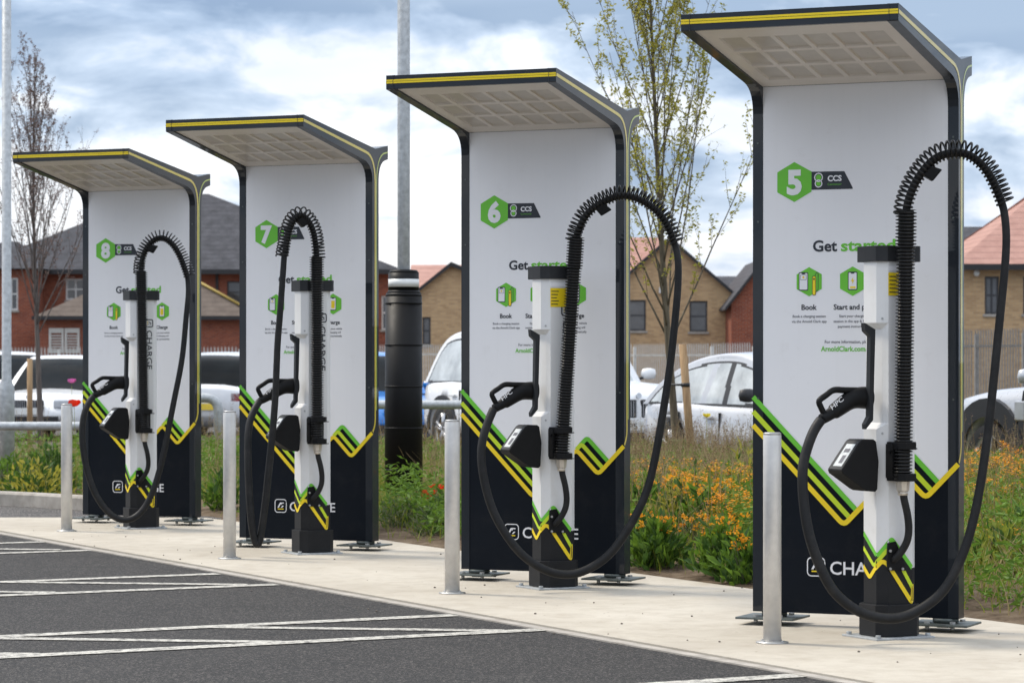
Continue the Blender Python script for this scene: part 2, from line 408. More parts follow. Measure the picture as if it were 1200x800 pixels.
# bay markings
def line(mb,p,q,w=.105,z=.0045):
    L,Rr=strip2d([(p[0],p[1],0),(q[0],q[1],0)],w); mb.add([(L[0].x,L[0].y,z),(Rr[0].x,Rr[0].y,z),(Rr[1].x,Rr[1].y,z),(L[1].x,L[1].y,z)],[(0,1,2,3)])
hd=Vector((1.56,-.21))
for (a,b) in [(gpt(532,721),gpt(635,738)),(gpt(255,672.5),gpt(324,685)),(gpt(51,635),gpt(105,645)),(gpt(947,791),None)]:
    a=a.to_2d(); b=b.to_2d() if b else a+Vector((.459,-.83)); ax=Vector((.8795,.4759))
    mb=MB(); line(mb,a,a-ax*5,.13); o=mb.build('bay_line',M['line']); struct(o)
    mb=MB(); line(mb,b,b-ax*5,.13,.0047); o=mb.build('bay_line',M['line']); struct(o)
    mb=MB()
    for k in range(4):
        p=a-ax*(1.42+1.22*k)
        # the diagonal runs from line a to line b
        t=0; q=p+hd*.99
        line(mb,p+hd*.03,q-hd*.02,.11,.0042)
    o=mb.build('hatch_marking',M['line']); struct(o)

# small stones and debris on the apron
mb=MB()
for i in range(80):
    t=random.uniform(-8,4); off=random.uniform(-.5,2.2); p=fr(t,off); r=random.uniform(.003,.009)
    mb.lathe([(r*.5,0),(r,r*.4),(r*.4,r*.9)],5,(p[0],p[1],.012 if off>0 else .001),smooth=False)
o=mb.build('grit',pm('grit_stone',(.13,.11,.09),.9,0,.4,30)); tag(o,kind='stuff',label='scattered dark grit on the concrete apron',cat='grit')

# ------------------------------------------------------------------ charging kiosks (panels)
W=1.08; FW=.055; T=2.725; TH=.095
KRZ=-math.radians(24.6)
def rows(fn,poly,mi,mb): mb.add([fn(u,z) for u,z in poly],[list(range(len(poly)))],mi)
prof_out=[(-1.012,3.00),(0.045,2.838),(0.24,2.872),(0.24,2.775)]
def arc(c,r,a0,a1,n=6): return [(c[0]+r*math.cos(a0+(a1-a0)*i/n),c[1]+r*math.sin(a0+(a1-a0)*i/n)) for i in range(n+1)]
def qbez(a,b,c,n=7): return [((1-t)**2*a[0]+2*t*(1-t)*b[0]+t*t*c[0],(1-t)**2*a[1]+2*t*(1-t)*b[1]+t*t*c[1]) for t in [i/n for i in range(n+1)]]
side_prof=prof_out+qbez((.20,2.765),(TH,2.745),(TH,2.60))+[(TH,.065),(0,.065)]+qbez((0,2.60),(0,2.728),(-.14,2.752))+[(-1.012,2.918)]
cache={}
def cached(key,fn,name,mats,parent,bevel=0):
    if key not in cache: cache[key]=fn().mesh(name)
    return mkobj(name,cache[key],mats,parent,None,bevel)
def k_side(x0,x1):
    def f():
        mb=MB(); n=len(side_prof)
        vs=[(x0,p[0],p[1]) for p in side_prof]+[(x1,p[0],p[1]) for p in side_prof]
        # triangulated caps through bmesh for the concave outline
        fs=[(i,(i+1)%n,n+(i+1)%n,n+i) for i in range(n)]
        mb.add(vs,fs)
        from mathutils.geometry import tessellate_polygon
        tri=tessellate_polygon([[Vector((p[0],p[1],0)) for p in side_prof]])
        mb.add([(x0,p[0],p[1]) for p in side_prof],[tuple(t) for t in tri]); mb.add([(x1,p[0],p[1]) for p in side_prof],[tuple(reversed(t)) for t in tri])
        return mb
    return f
def k_canopy():
    # roof shell between the side members: fascia, top sheet, back wing
    mb=MB(); a,b=FW,W-FW
    poly=[(-1.010,2.998),(.045,2.836),(.238,2.869),(.238,2.778),(.20,2.768),(.10,2.72),(.02,2.76),(-.98,2.94),(-.98,2.920),(-1.010,2.920)]
    n=len(poly); vs=[(a,p[0],p[1]) for p in poly]+[(b,p[0],p[1]) for p in poly]
    mb.add(vs,[(i,(i+1)%n,n+(i+1)%n,n+i) for i in range(n)]); return mb
def sof(u,t,dz=0):    # soffit plane: t 0 (panel) .. 1 (front)
    y=-.004-t*.976; z=T+.012+t*(.186)
    return (u,y,z+dz)
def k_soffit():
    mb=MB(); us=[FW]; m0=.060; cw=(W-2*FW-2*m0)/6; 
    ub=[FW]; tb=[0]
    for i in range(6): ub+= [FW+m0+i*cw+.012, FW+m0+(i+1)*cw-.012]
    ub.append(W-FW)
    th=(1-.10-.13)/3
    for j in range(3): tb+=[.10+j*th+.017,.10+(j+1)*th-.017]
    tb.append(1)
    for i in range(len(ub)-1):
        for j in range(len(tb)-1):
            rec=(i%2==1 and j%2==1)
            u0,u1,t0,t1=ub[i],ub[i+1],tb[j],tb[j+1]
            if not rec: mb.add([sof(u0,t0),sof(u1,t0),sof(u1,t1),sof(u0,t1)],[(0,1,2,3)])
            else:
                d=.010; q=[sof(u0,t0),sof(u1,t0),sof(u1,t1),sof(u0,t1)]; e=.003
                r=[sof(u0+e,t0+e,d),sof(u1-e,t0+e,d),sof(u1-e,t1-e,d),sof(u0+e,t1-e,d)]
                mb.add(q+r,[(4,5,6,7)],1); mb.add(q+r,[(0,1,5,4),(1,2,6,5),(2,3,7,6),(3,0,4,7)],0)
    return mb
sl=1.03
def k_board():
    mb=MB(); mb.box(FW,W-FW,.004,TH-.008,.065,T+.02); return mb
def fnl(y): return lambda u,z:(u,y,z)
whitepoly=[(FW,1.157-sl*FW),(.556,.587),(.839,.879),(.9816,.732),(W-FW,.777),(W-FW,T+.011),(FW,T+.011)]
def k_white():
    mb=MB(); pts=whitepoly
    from mathutils.geometry import tessellate_polygon
    tri=tessellate_polygon([[Vector((p[0],p[1],0)) for p in pts]]); mb.add([(p[0],.0015,p[1]) for p in pts],[tuple(t) for t in tri]); return mb
def band(mb,pts,w,y,mi,r=.022):
    P=fillet([(p[0],p[1],0) for p in pts],r,4); L,Rr=strip2d(P,w)
    n=len(L); mb.add([(p.x,y,p.y) for p in L]+[(p.x,y,p.y) for p in Rr],[(i,i+1,n+i+1,n+i) for i in range(n-1)],mi)
def k_band():
    mb=MB(); w=.0255
    asc=lambda u:.0144+sl*u
    asc2=lambda u:.66+sl*(u-.912)
    band(mb,[(0.002,1.160-sl*.002),(.556,.587)],w,-.0014,0)
    band(mb,[(0.002,1.085-sl*.002),(.520,.550)],w,-.0014,1)
    band(mb,[(.769,.807),(.839,.879),(.9816,.732)],w,-.0014,0)
    band(mb,[(.769,.807),(.803,.841),(.945,.694)],w,-.0018,1)
    band(mb,[(0.002,1.016-sl*.002),(.486,.515),(.769,.807),(.912,.66),(W-.002,asc2(W-.002))],w,-.0024,2,.03)
    return mb
def k_sideband(x,sg):
    def f():
        mb=MB()
        main=[(-1.011,2.962)]+qbez((-.10,2.805),(.035,2.785),(.040,2.60))+qbez((.040,.93),(.040,.88),(.0,.838))
        wing=[(.239,2.825)]+qbez((.20,2.818),(.066,2.80),(.060,2.60))+[(.060,.99)]
        for P,w,mi,e in ((main,.019,0,.0015),(wing,.010,1,.001)):
            L,Rr=strip2d([(p[0],p[1],0) for p in P],w); n=len(L)
            mb.add([(x+sg*e,p.x,p.y) for p in L]+[(x+sg*e,p.x,p.y) for p in Rr],[(i,i+1,n+i+1,n+i) for i in range(n-1)],mi)
        return mb
    return f
def k_fascia():
    mb=MB(); y=-1.0135
    for a,b in ((2.951,2.9615),(2.9635,2.974)): mb.add([(0.001,y,a),(W-.001,y,a),(W-.001,y,b),(.001,y,b)],[(0,1,2,3)])
    return mb
def k_seam(u):
    mb=MB(); mb.box(u-.0012,u+.0012,-1.0150,-1.0100,2.919,2.999); return mb
def k_screw(u,z):
    mb=MB(); mb.cyl((u,-.0025,z),(u,.001,z),.0055,n=10); return mb
def hexpts(u,z,h,k=1.0):
    r=h/2; w=r*.90
    return [(u,z+r),(u+w,z+r*.5),(u+w,z-r*.5),(u,z-r),(u-w,z-r*.5),(u-w,z+r*.5)]
def ring(mb,pts,w,y,mi):
    P=[(p[0],p[1],0) for p in pts]; P=P+[P[0],P[1]]
    L,Rr=strip2d(P,w); n=len(L)
    mb.add([(p.x,y,p.y) for p in L]+[(p.x,y,p.y) for p in Rr],[(i,i+1,n+i+1,n+i) for i in range(1,n-1)]+[(0,1,n+1,n)][:0],mi)
def rrect(u0,u1,z0,z1,r,n=4):
    o=[]
    for cx,cz,a in ((u1-r,z1-r,0),(u0+r,z1-r,PI/2),(u0+r,z0+r,PI),(u1-r,z0+r,1.5*PI)): o+=arc((cx,cz),r,a,a+PI/2,n)
    return o
PM=[M['green'],M['ink'],M['wprint'],M['lime'],M['yellow'],M['ink_soft']]
def k_sign(num):
    def f():
        mb=MB()
        mb.poly([(u,-.0000,z) for u,z in hexpts(.223,2.248,.203)],0)
        mb.poly([(u,.0004,z) for u,z in [(.30,2.206),(.532,2.206),(.532,2.212),(.488,2.296),(.30,2.298)]],1)
        put_text(mb,str(num),fnl(-.0010),.223,2.190,height=.120,bold=.05,align='c',mi=2)
        # small connector emblem: two rounded rings
        for zc,r in ((2.268,.021),(2.237,.018)):
            ring(mb,arc((.352,zc),r,0,2*PI*11/12,11),.005,-.0004,2); mb.poly([(u,-.0002,z) for u,z in arc((.352,zc),r*.7,0,2*PI*11/12,11)],0)
        put_text(mb,'CCS',fnl(-.0006),.400,2.248,width=.074,height=.029,bold=.035,mi=2)
        put_text(mb,'Connector',fnl(-.0006),.400,2.227,width=.074,height=.011,mi=0)
        return mb
    return f
def k_letters(part):
    mb=MB(); y=-.0002; f=fnl(y)
    if part=='head': put_text(mb,'Get',f,.322,1.895,width=.128,height=.057,bold=.027,mi=1)
    if part=='head': put_text(mb,'started',f,.470,1.895,width=.285,height=.057,bold=.027,mi=0); return mb
    if part=='foot':
        put_text(mb,'For more information, please visit',f,.53,1.430,width=.290,height=.0165,bold=.012,align='c',mi=5)
        put_text(mb,'ArnoldClark.com/charge',f,.53,1.390,width=.332,height=.0265,bold=.024,align='c',mi=0); return mb
    for k,(u,ttl,lines) in enumerate([(.302,'Book',['Book a charging session','via the Arnold Clark app']),(.532,'Start and pay',['Start your charging','session in the app & follow','payment instructions']),(.765,'Charge',['Plug in your vehicle','and charging will','begin automatically'])]):
        if part==('cap',k):
            put_text(mb,ttl,f,u,1.600,height=.0275,bold=.024,align='c',mi=1)
            for j,l in enumerate(lines): put_text(mb,l,f,u,1.561-j*.026,height=.0135,bold=.012,align='c',mi=5)
            return mb
        if part!=('icon',k): continue
        mb.poly([(a,y,b) for a,b in hexpts(u,1.742,.148)],0)
        u0=u-.03 if k==0 else u
        pr=rrect(u0-.025,u0+.025,1.697,1.79,.006); mb.poly([(a,y-.0006,b) for a,b in pr],1)
        pr=rrect(u0-.021,u0+.021,1.702,1.785,.004); mb.poly([(a,y-.0012,b) for a,b in pr],2)
        mb.poly([(a,y-.0018,b) for a,b in [(u0-.010,1.785),(u0+.010,1.785),(u0+.008,1.780),(u0-.008,1.780)]],1)
        if k==0:
            ring(mb,[(u0-.015,1.752),(u0+.015,1.752),(u0+.015,1.778),(u0-.015,1.778)],.002,y-.0018,5)
            mb.poly([(a,y-.0018,b) for a,b in arc((u0,1.765),.006,0,2*PI*7/8,7)],4)
            pr=rrect(u+.016,u+.037,1.672,1.772,.0095); mb.poly([(a,y-.0006,b) for a,b in pr],1)
            pr=rrect(u+.019,u+.034,1.675,1.769,.0072); mb.poly([(a,y-.0012,b) for a,b in pr],4)
            mb.poly([(a,y-.0018,b) for a,b in arc((u+.0265,1.755),.005,0,2*PI*7/8,7)],1)
            band(mb,[(u+.030,1.768),(u+.040,1.790),(u+.048,1.785),(u+.048,1.70),(u+.036,1.69)],.003,y-.0012,1,.008)
        elif k==1:
            mb.poly([(a,y-.0018,b) for a,b in [(u0+.004,1.764),(u0-.010,1.742),(u0-.001,1.742),(u0-.004,1.726),(u0+.010,1.748),(u0+.001,1.748)]],4)
            mb.poly([(a,y-.0018,b) for a,b in rrect(u0-.014,u0+.016,1.706,1.716,.003)],4)
        else:
            mb.poly([(a,y-.0018,b) for a,b in rrect(u0-.014,u0+.014,1.712,1.765,.003)],4)
    return mb
def emblem(mb,fn,u0,z0,s,mi_w,mi_y,th=.06):
    """rounded square outline with a slanted mark over a yellow bar (fn maps 2D to 3D)"""
    P=rrect(u0,u0+s,z0,z0+s,s*.22); P=[(p[0],p[1],0) for p in P]; P=P+[P[0],P[1]]
    L,Rr=strip2d(P,s*th); n=len(L)
    mb.add([fn(p.x,p.y) for p in L]+[fn(p.x,p.y) for p in Rr],[(i,i+1,n+i+1,n+i) for i in range(n-1)],mi_w)
    for pts in ([(.22,.36),(.34,.36),(.52,.66),(.52,.76),(.44,.76)],[(.52,.76),(.78,.76),(.78,.68),(.60,.68),(.56,.58),(.52,.58)],[(.52,.36),(.62,.36),(.78,.50),(.66,.52)]):
        mb.add([fn(u0+a*s,z0+b*s) for a,b in pts],[list(range(len(pts)))],mi_w)
    mb.add([fn(u0+a*s,z0+b*s) for a,b in [(.24,.22),(.76,.22),(.76,.29),(.24,.29)]],[(0,1,2,3)],mi_y)
def k_brand():
    mb=MB(); f=fnl(.0028)
    put_text(mb,'CHARGE',f,.412,.266,width=.368,height=.068,bold=.012,mi=2)
    return mb
def k_emblem():
    mb=MB(); emblem(mb,fnl(.0028),.292,.255,.092,2,4); return mb
def k_foot(u):
    def f():
        mb=MB()
        mb.box(u-.035,u+.035,.012,.083,.018,.10)
        mb.cyl((u,.048,.045),(u,.048,.064),.065,n=16)
        return mb
    return f
def k_plate(u):
    def f():
        mb=MB(); mb.box(u-.165,u+.145,-.085,.185,.030,.041); return mb
    return f
def k_bolts(a,b):
    def f():
        mb=MB()
        if 1:
            if 1: mb.cyl((a,b,.012),(a,b,.029),.011,n=8); mb.cyl((a,b,.042),(a,b,.052),.016,n=6,smooth=False)
        return mb
    return f
kdata=[(5,(1.23,14.79),'nearest and tallest in view, at the right'),(6,(-.311,17.77),''),(7,(-1.967,20.90),''),(8,(-3.56,24.02),'')]
for num,(x,y),_ in kdata:
    lab={5:'tall canopied charging sign panel bearing the number 5, nearest the camera',6:'tall canopied sign panel numbered 6, right of the black sleeved lamp post',
         7:'tall canopied sign panel numbered 7, just left of the black sleeved lamp post',8:'tall canopied charging sign panel bearing the number 8, farthest and leftmost of the row'}[num]
    t=empty('charging_sign_panel',(x,y,.012),KRZ,lab,'sign panel','canopied sign panels in a row on the concrete')
    cached('sl',k_side(0,FW),'side_frame',M['frame'],t,.004); cached('sr',k_side(W-FW,W),'side_frame',M['frame'],t,.004)
    can=cached('can',k_canopy,'canopy',M['frame'],t)
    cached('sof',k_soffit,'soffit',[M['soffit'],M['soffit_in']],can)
    cached('fas',k_fascia,'fascia_stripe',M['yellow'],can)
    for u_ in (.045,W-.045): cached(('seam',u_),lambda:k_seam(u_),'fascia_seam',M['ink'],can)
    for u_ in (.028,W-.028):
        for z_ in (1.15,2.05,2.45): cached(('scr',u_,z_),lambda:k_screw(u_,z_),'frame_screw',M['darksteel'],t)
    bd=cached('board',k_board,'board',M['navy'],t)
    cached('white',k_white,'white_panel',M['white'],bd)
    cached('band',k_band,'zigzag_stripes',[M['green'],M['lime'],M['yellow']],bd)
    cached('sbr',k_sideband(W,1),'edge_stripe',[M['edge'],M['edge2']],t)
    cached('sbl',k_sideband(0,-1),'edge_stripe',[M['edge'],M['edge2']],t)
    o=cached(('sign',num),k_sign(num),'number_badge',PM,bd); o['label']='green hexagon badge with white %d and dark CCS tab'%num
    cached('lh',lambda:k_letters('head'),'heading',PM,bd); cached('lf',lambda:k_letters('foot'),'web_address',PM,bd)
    for k in range(3):
        cached(('li',k),lambda:k_letters(('icon',k)),'guide_icon',PM,bd); cached(('lc',k),lambda:k_letters(('cap',k)),'caption',PM,bd)
    cached('brand',k_brand,'charge_lettering',PM,bd); cached('emb',k_emblem,'emblem',PM,bd)
    for u in (.10,1.0):
        f=cached(('f',u),k_foot(u),'foot',M['darksteel'],t)
        cached(('p',u),k_plate(u),'foot_plate',M['darksteel'],f,.002); [cached(('b',a,b),k_bolts(a,b),'bolt',M['steelcap'],f) for a in (u-.07,u+.06) for b in (-.04,.14)]

# ------------------------------------------------------------------ charger pedestals
PRZ=math.radians(27.4)
ca,sa=math.cos(PRZ),math.sin(PRZ)
PX5=(1.836,14.10)
def toloc(px,py,ly,c=PX5):
    """local x and z of what is seen at px,py on the local plane y=ly"""
    k=(px-600)/F
    # X=cx+ca*lx-sa*ly ; Z=cy+sa*lx+ca*ly ; X=k Z
    lx=(k*(c[1]+ca*ly)-c[0]+sa*ly)/(ca-k*sa)
    Z=c[1]+sa*lx+ca*ly
    return lx, H-(py-HY)*Z/F-.012
HXc,HYc,CH=.112,.0955,.042
def sect(hx=HXc,hy=HYc,c=CH,notch=0):
    l=-hx+notch
    return [(l,hy-c),(l,-hy+c),(-hx+c if notch<c else l,-hy),(hx-c,-hy),(hx,-hy+c),(hx,hy-c),(hx-c,hy),(-hx+c if notch<c else l,hy)]
SEC=sect()
# unrolled visible perimeter: w from rear-left corner
cor=[SEC[0],SEC[1],SEC[2],SEC[3],SEC[4],SEC[5],SEC[6],SEC[7],SEC[0]]
cum=[0]
for a,b in zip(cor,cor[1:]): cum.append(cum[-1]+math.hypot(b[0]-a[0],b[1]-a[1]))
WTOT=cum[-1]
def surf(w,off=0):
    w=max(0,min(WTOT-1e-6,w))
    for i in range(8):
        if w<=cum[i+1]+1e-9:
            t=(w-cum[i])/(cum[i+1]-cum[i]); a,b=cor[i],cor[i+1]
            d=Vector((b[0]-a[0],b[1]-a[1])).normalized(); n=Vector((d.y,-d.x)); n = n if n.dot(Vector(((a[0]+b[0])/2,(a[1]+b[1])/2)))>0 else -n
            return (a[0]+(b[0]-a[0])*t+n.x*off, a[1]+(b[1]-a[1])*t+n.y*off)
pxc=[1013,1025,1039,1071,1074]
def wof(px):
    for i in range(4):
        if px<=pxc[i+1] or i==3: return cum[i]+(cum[i+1]-cum[i])*(px-pxc[i])/(pxc[i+1]-pxc[i])
def zof(py): return 1.349-(py-HY)/243.5
q4=lambda x,y:(wof(950+x/5),zof(600+y/5))
green_l=[q4(313,128),q4(380,262),q4(465,155),q4(604,335)]
lime_l=[q4(313,215),q4(366,322),q4(440,222),q4(470,222),q4(604,452)]
yel_l=[q4(313,325),q4(345,392),q4(408,290),q4(436,302),q4(600,540),q4(606,430)]
def zb(w):
    P=green_l
    if w<=P[0][0]: 
        return P[0][1]+(P[0][0]-w)*1.0
    for a,b in zip(P,P[1:]):
        if w<=b[0]: return a[1]+(b[1]-a[1])*(w-a[0])/(b[0]-a[0])
    return P[-1][1]
NZ0,NZ1=1.012,1.526
def p_column():
    mb=MB(); ws=sorted(set([i*.004 for i in range(int(WTOT/.004)+1)]+cum)); 
    ws=[w for i,w in enumerate(ws) if i==0 or w-ws[i-1]>1e-5]
    for a,b in zip(ws,ws[1:]):
        pa,pb=surf(a),surf(b)
        mb.add([(pa[0],pa[1],zb(a)),(pb[0],pb[1],zb(b)),(pb[0],pb[1],NZ0),(pa[0],pa[1],NZ0)],[(0,1,2,3)],0)
        mb.add([(pa[0],pa[1],.15),(pb[0],pb[1],.15),(pb[0],pb[1],zb(b)),(pa[0],pa[1],zb(a))],[(0,1,2,3)],1)
    sec=SEC; n=8
    ns=[(max(p[0],-HXc+.034),p[1]) for p in SEC]
    def ringv(s,z): return [(p[0],p[1],z) for p in s]
    for s0,z0,s1,z1 in ((sec,NZ0,ns,NZ0+.03),(ns,NZ0+.03,ns,NZ1-.03),(ns,NZ1-.03,sec,NZ1),(sec,NZ1,sec,1.86)):
        mb.add(ringv(s0,z0)+ringv(s1,z1),[(i,(i+1)%n,n+(i+1)%n,n+i) for i in range(n)],0)
    return mb
def p_stripes():
    mb=MB()
    for P,mi,off,w in ((green_l,0,.0012,.020),(lime_l,1,.0018,.019),(yel_l,2,.0026,.021)):
        Q=fillet([(p[0],p[1],0) for p in P],.018,4); S=[]
        for a,b in zip(Q,Q[1:]):
            n=max(1,int((b-a).length/.004))
            for k in range(n): S.append(a.lerp(b,k/n))
        S.append(Q[-1]); L,Rr=strip2d(S,w); n=len(L)
        pts=[]
        for p in L+Rr:
            x,y=surf(p.x,off); pts.append((x,y,p.y))
        mb.add(pts,[(i,i+1,n+i+1,n+i) for i in range(n-1)],mi)
    return mb
def octp(g,z0,z1,mb,mi=0):
    s=sect(HXc+g,HYc+g,CH); n=8
    mb.add([(p[0],p[1],z0) for p in s]+[(p[0],p[1],z1) for p in s],[(i,(i+1)%n,n+(i+1)%n,n+i) for i in range(n)]+[tuple(reversed(range(n))),tuple(range(n,2*n))],mi)
def p_plinth():
    mb=MB(); octp(.016,.012,.165,mb); return mb
def p_plate():
    mb=MB(); mb.box(-.175,.165,-.15,.15,0,.010)
    for a in (-.15,.14):
        for b in (-.125,.125): mb.cyl((a,b,.010),(a,b,.024),.014,n=6,smooth=False)
    return mb
def p_cap():
    mb=MB(); g=.006
    # a dark rectangular hood open at the top
    hx,hy=HXc+g,HYc+g
    s=[(-hx,hy),(-hx-.006,-hy+.034),(-hx+.034,-hy-.006),(hx-.016,-hy-.006),(hx+.004,-hy+.012),(hx,hy)]
    n=len(s); i2=[(p[0]*.9,p[1]*.88) for p in s]
    z0,z1=1.822,1.898
    mb.add([(p[0],p[1],z0) for p in s]+[(p[0],p[1],z1) for p in s],[(i,(i+1)%n,n+(i+1)%n,n+i) for i in range(n)]+[tuple(reversed(range(n)))])
    mb.add([(p[0],p[1],z1) for p in s]+[(p[0],p[1],z1) for p in i2]+[(p[0],p[1],z1-.025) for p in i2],[(i,(i+1)%n,n+(i+1)%n,n+i) for i in range(n)]+[(n+i,n+(i+1)%n,2*n+(i+1)%n,2*n+i) for i in range(n)]+[tuple(range(2*n,3*n))])
    return mb
def p_holster():
    mb=MB(); pts=[(1012,378),(1024.6,386),(1024.6,392),(1022,492),(1013.5,503),(1013,497),(1017.6,488),(1019,394),(1013,388)]
    P=[toloc(a,b,-.055) for a,b in pts]; y0,y1=-.064,-.032
    from mathutils.geometry import tessellate_polygon
    tri=tessellate_polygon([[Vector((p[0],p[1],0)) for p in P]]); n=len(P)
    mb.add([(p[0],y0,p[1]) for p in P],[tuple(t) for t in tri]); mb.add([(p[0],y1,p[1]) for p in P],[tuple(reversed(t)) for t in tri])
    mb.add([(p[0],y0,p[1]) for p in P]+[(p[0],y1,p[1]) for p in P],[(i,(i+1)%n,n+(i+1)%n,n+i) for i in range(n)])
    return mb
CY=-.012
def cpt(px,py,y=CY): a=toloc(px,py,y); return Vector((a[0],y,a[1]))
def p_connector():
    mb=MB()
    P=[cpt(x,y) for x,y in ((1020,466),(1004,466),(994,470),(983,478),(973,485),(963,491))]
    P=smooth_path(catmull(P,5),2)
    n=len(P); R_=[]
    for i in range(n):
        t=i/(n-1); R_.append(.056*(1-t)+.030*t if t<.75 else .030-.004*(t-.75)*4)
    # flattened body: ellipse in cross-section
    T=[(P[min(n-1,i+1)]-P[max(0,i-1)]).normalized() for i in range(n)]; vs=[]; K=14
    for i in range(n):
        up=T[i].cross(Vector((0,1,0))).normalized()
        for k in range(K):
            a=2*PI*k/K; vs.append(P[i]+up*math.cos(a)*R_[i]+Vector((0,1,0))*math.sin(a)*min(R_[i],.036))
    mb.add(vs,[(i*K+k,i*K+(k+1)%K,(i+1)*K+(k+1)%K,(i+1)*K+k) for i in range(n-1) for k in range(K)]+[tuple(reversed(range(K))),tuple(range((n-1)*K,n*K))],0,True)
    return mb
def p_handle():
    mb=MB(); P=[cpt(x,y) for x,y in ((1016,457.5),(990,457),(977,457),(968,463),(960,469.5),(962,477),(966,485))]
    P=catmull(P,4); mb.tube(P,.0155,8)
    return mb
def p_hpc():
    mb=MB(); y=CY-.0385
    a=cpt(975.5,480,y); b=cpt(989,468.5,y); d=(b-a); L=d.length; ex=d.normalized(); ez=Vector((-ex.z,0,ex.x)); 
    if ez.z<0: ez=-ez
    put_text(mb,'HPC',lambda u,z:tuple(a+ex*u+ez*z),0,0,width=L,height=.024,bold=.01)
    return mb
def p_terminal():
    mb=MB(); pts=[(1009,516),(1012,514.5),(1024,514.5),(1027,517),(1030,540),(1028.5,573),(1026,576),(1016,575),(1012,573),(988,555),(986.5,551)]
    P=[toloc(a,b,-.112) for a,b in pts]; mb.prism(P,-.112,.012,'y'); return mb
def p_screen():
    mb=MB(); a=Vector((*toloc(1009,516,-.112),0)); b=Vector((*toloc(986.5,551,-.112),0)); d=(b-a); n=Vector((d.y,-d.x,0)).normalized()
    if n.x>0: n=-n
    def q(t,y,o): p=a+d*t+n*o; return (p.x,y,p.y)
    mb.add([q(.03,-.108,.002),q(.97,-.108,.002),q(.97,.008,.002),q(.03,.008,.002)],[(0,1,2,3)],0)
    mb.add([q(.14,-.094,.004),q(.88,-.094,.004),q(.88,-.02,.004),q(.14,-.02,.004)],[(0,1,2,3)],1)
    mb.add([q(.30,-.080,.0055),q(.42,-.080,.0055),q(.42,-.035,.0055),q(.30,-.035,.0055)],[(0,1,2,3)],2)
    mb.add([q(.52,-.080,.0055),q(.78,-.080,.0055),q(.78,-.05,.0055),q(.52,-.05,.0055)],[(0,1,2,3)],2)
    return mb
HY_=-.168     # hose axis
def p_clamp(py):
    def f():
        mb=MB(); x0,_=toloc(1042,py,-.15); x1,_=toloc(1073,py,-.15); z0=zof(py+4.5); z1=zof(py-4.5); c=((x0+x1)/2)
        mb.prism([(c-.058,-.10),(c-.052,-.19),(c-.03,-.222),(c+.03,-.222),(c+.052,-.19),(c+.062,-.10)],z0,z1,'z')
        mb.box(c+.05,c+.082,-.16,-.15,z0,z0+.006)
        return mb
    return f
def p_bracket():
    mb=MB(); x0,_=toloc(1042,540,-.12); mb.box(x0-.002,x0+.020,-.150,-.094,zof(560),zof(520)); mb.box(x0,x0+.12,-.112,-.094,zof(560),zof(520))
    mb.cyl((x0-.004,-.13,zof(529)),(x0-.012,-.13,zof(529)),.008,n=8); return mb
def p_label():
    mb=MB(); y=-HYc-.002; x0=toloc(1041,0,y)[0]; x1=toloc(1062,0,y)[0]
    mb.add([(x0,y,zof(346)),(x1,y,zof(346)),(x1,y,zof(319)),(x0,y,zof(319))],[(0,1,2,3)],0)
    mb.add([(x0,y,zof(317)),(x1,y,zof(317)),(x1,y,zof(311)),(x0,y,zof(311))],[(0,1,2,3)],2)
    for k in range(5):
        z=zof(322+k*4.6); mb.add([(x0+.006,y-.001,z-.009),(x0+.006+.05*(1-.13*(k%3)),y-.001,z-.009),(x0+.006+.05*(1-.13*(k%3)),y-.001,z-.004),(x0+.006,y-.001,z-.004)],[(0,1,2,3)],1)
    return mb
def p_vtext():
    mb=MB(); y=-HYc-.0015; xc=.030
    f=lambda u,z:(xc-.018+z,y,1.60-u)
    put_text(mb,'CHARGE',f,0.02,0,width=.310,height=.046,bold=.012,mi=0)
    return mb
def p_emblem():
    mb=MB(); y=-HYc-.0015; emblem(mb,lambda u,z:(.026-.022+z,y,1.60-u),-.066,0,.058,0,1,.14); return mb
def p_screws():
    mb=MB()
    xm=(SEC[1][0]+SEC[2][0])/2; ym=(SEC[1][1]+SEC[2][1])/2; n=Vector((-.707,-.707))
    for z in (zof(373),zof(508)):
        mb.cyl((xm,ym,z),(xm+n.x*.003,ym+n.y*.003,z),.006,n=10)
    return mb
def p_gland():
    mb=MB(); x=HOSEX; mb.cyl((x,HY_,zof(563)),(x,HY_,zof(575)),.034,.030,n=8,smooth=False); mb.cyl((x,HY_,zof(575)),(x,HY_,zof(580)),.024,n=12); return mb
HOSEX=toloc(1058,540,HY_)[0]
def p_supply():
    mb=MB(); P=[(1058,572,HY_),(1059.5,585,HY_),(1063,600,HY_),(1065,617,HY_+.003),(1063.5,632,HY_+.01),(1057,645,HY_+.03),(1049,654,-.115),(1046,656,-.098)]
    P=[Vector((toloc(a,b,y)[0],y,toloc(a,b,y)[1])) for a,b,y in P]; P=smooth_path(catmull(P,6),3); mb.tube(P,.0185,12); return mb
def p_inlet():
    mb=MB(); y=-HYc-.006; P=[toloc(a,b,y) for a,b in ((1040,636),(1049,634),(1056,650),(1061,668),(1040,668),(1039,655))]
    mb.prism(P,-HYc-.012,-HYc-.003,'y')
    for a,b in ((1042,645),(1042,666),(1056.5,666)):
        q=toloc(a,b,y); mb.cyl((q[0],-HYc-.012,q[1]),(q[0],-HYc-.019,q[1]),.007,n=8,mi=1)
    return mb
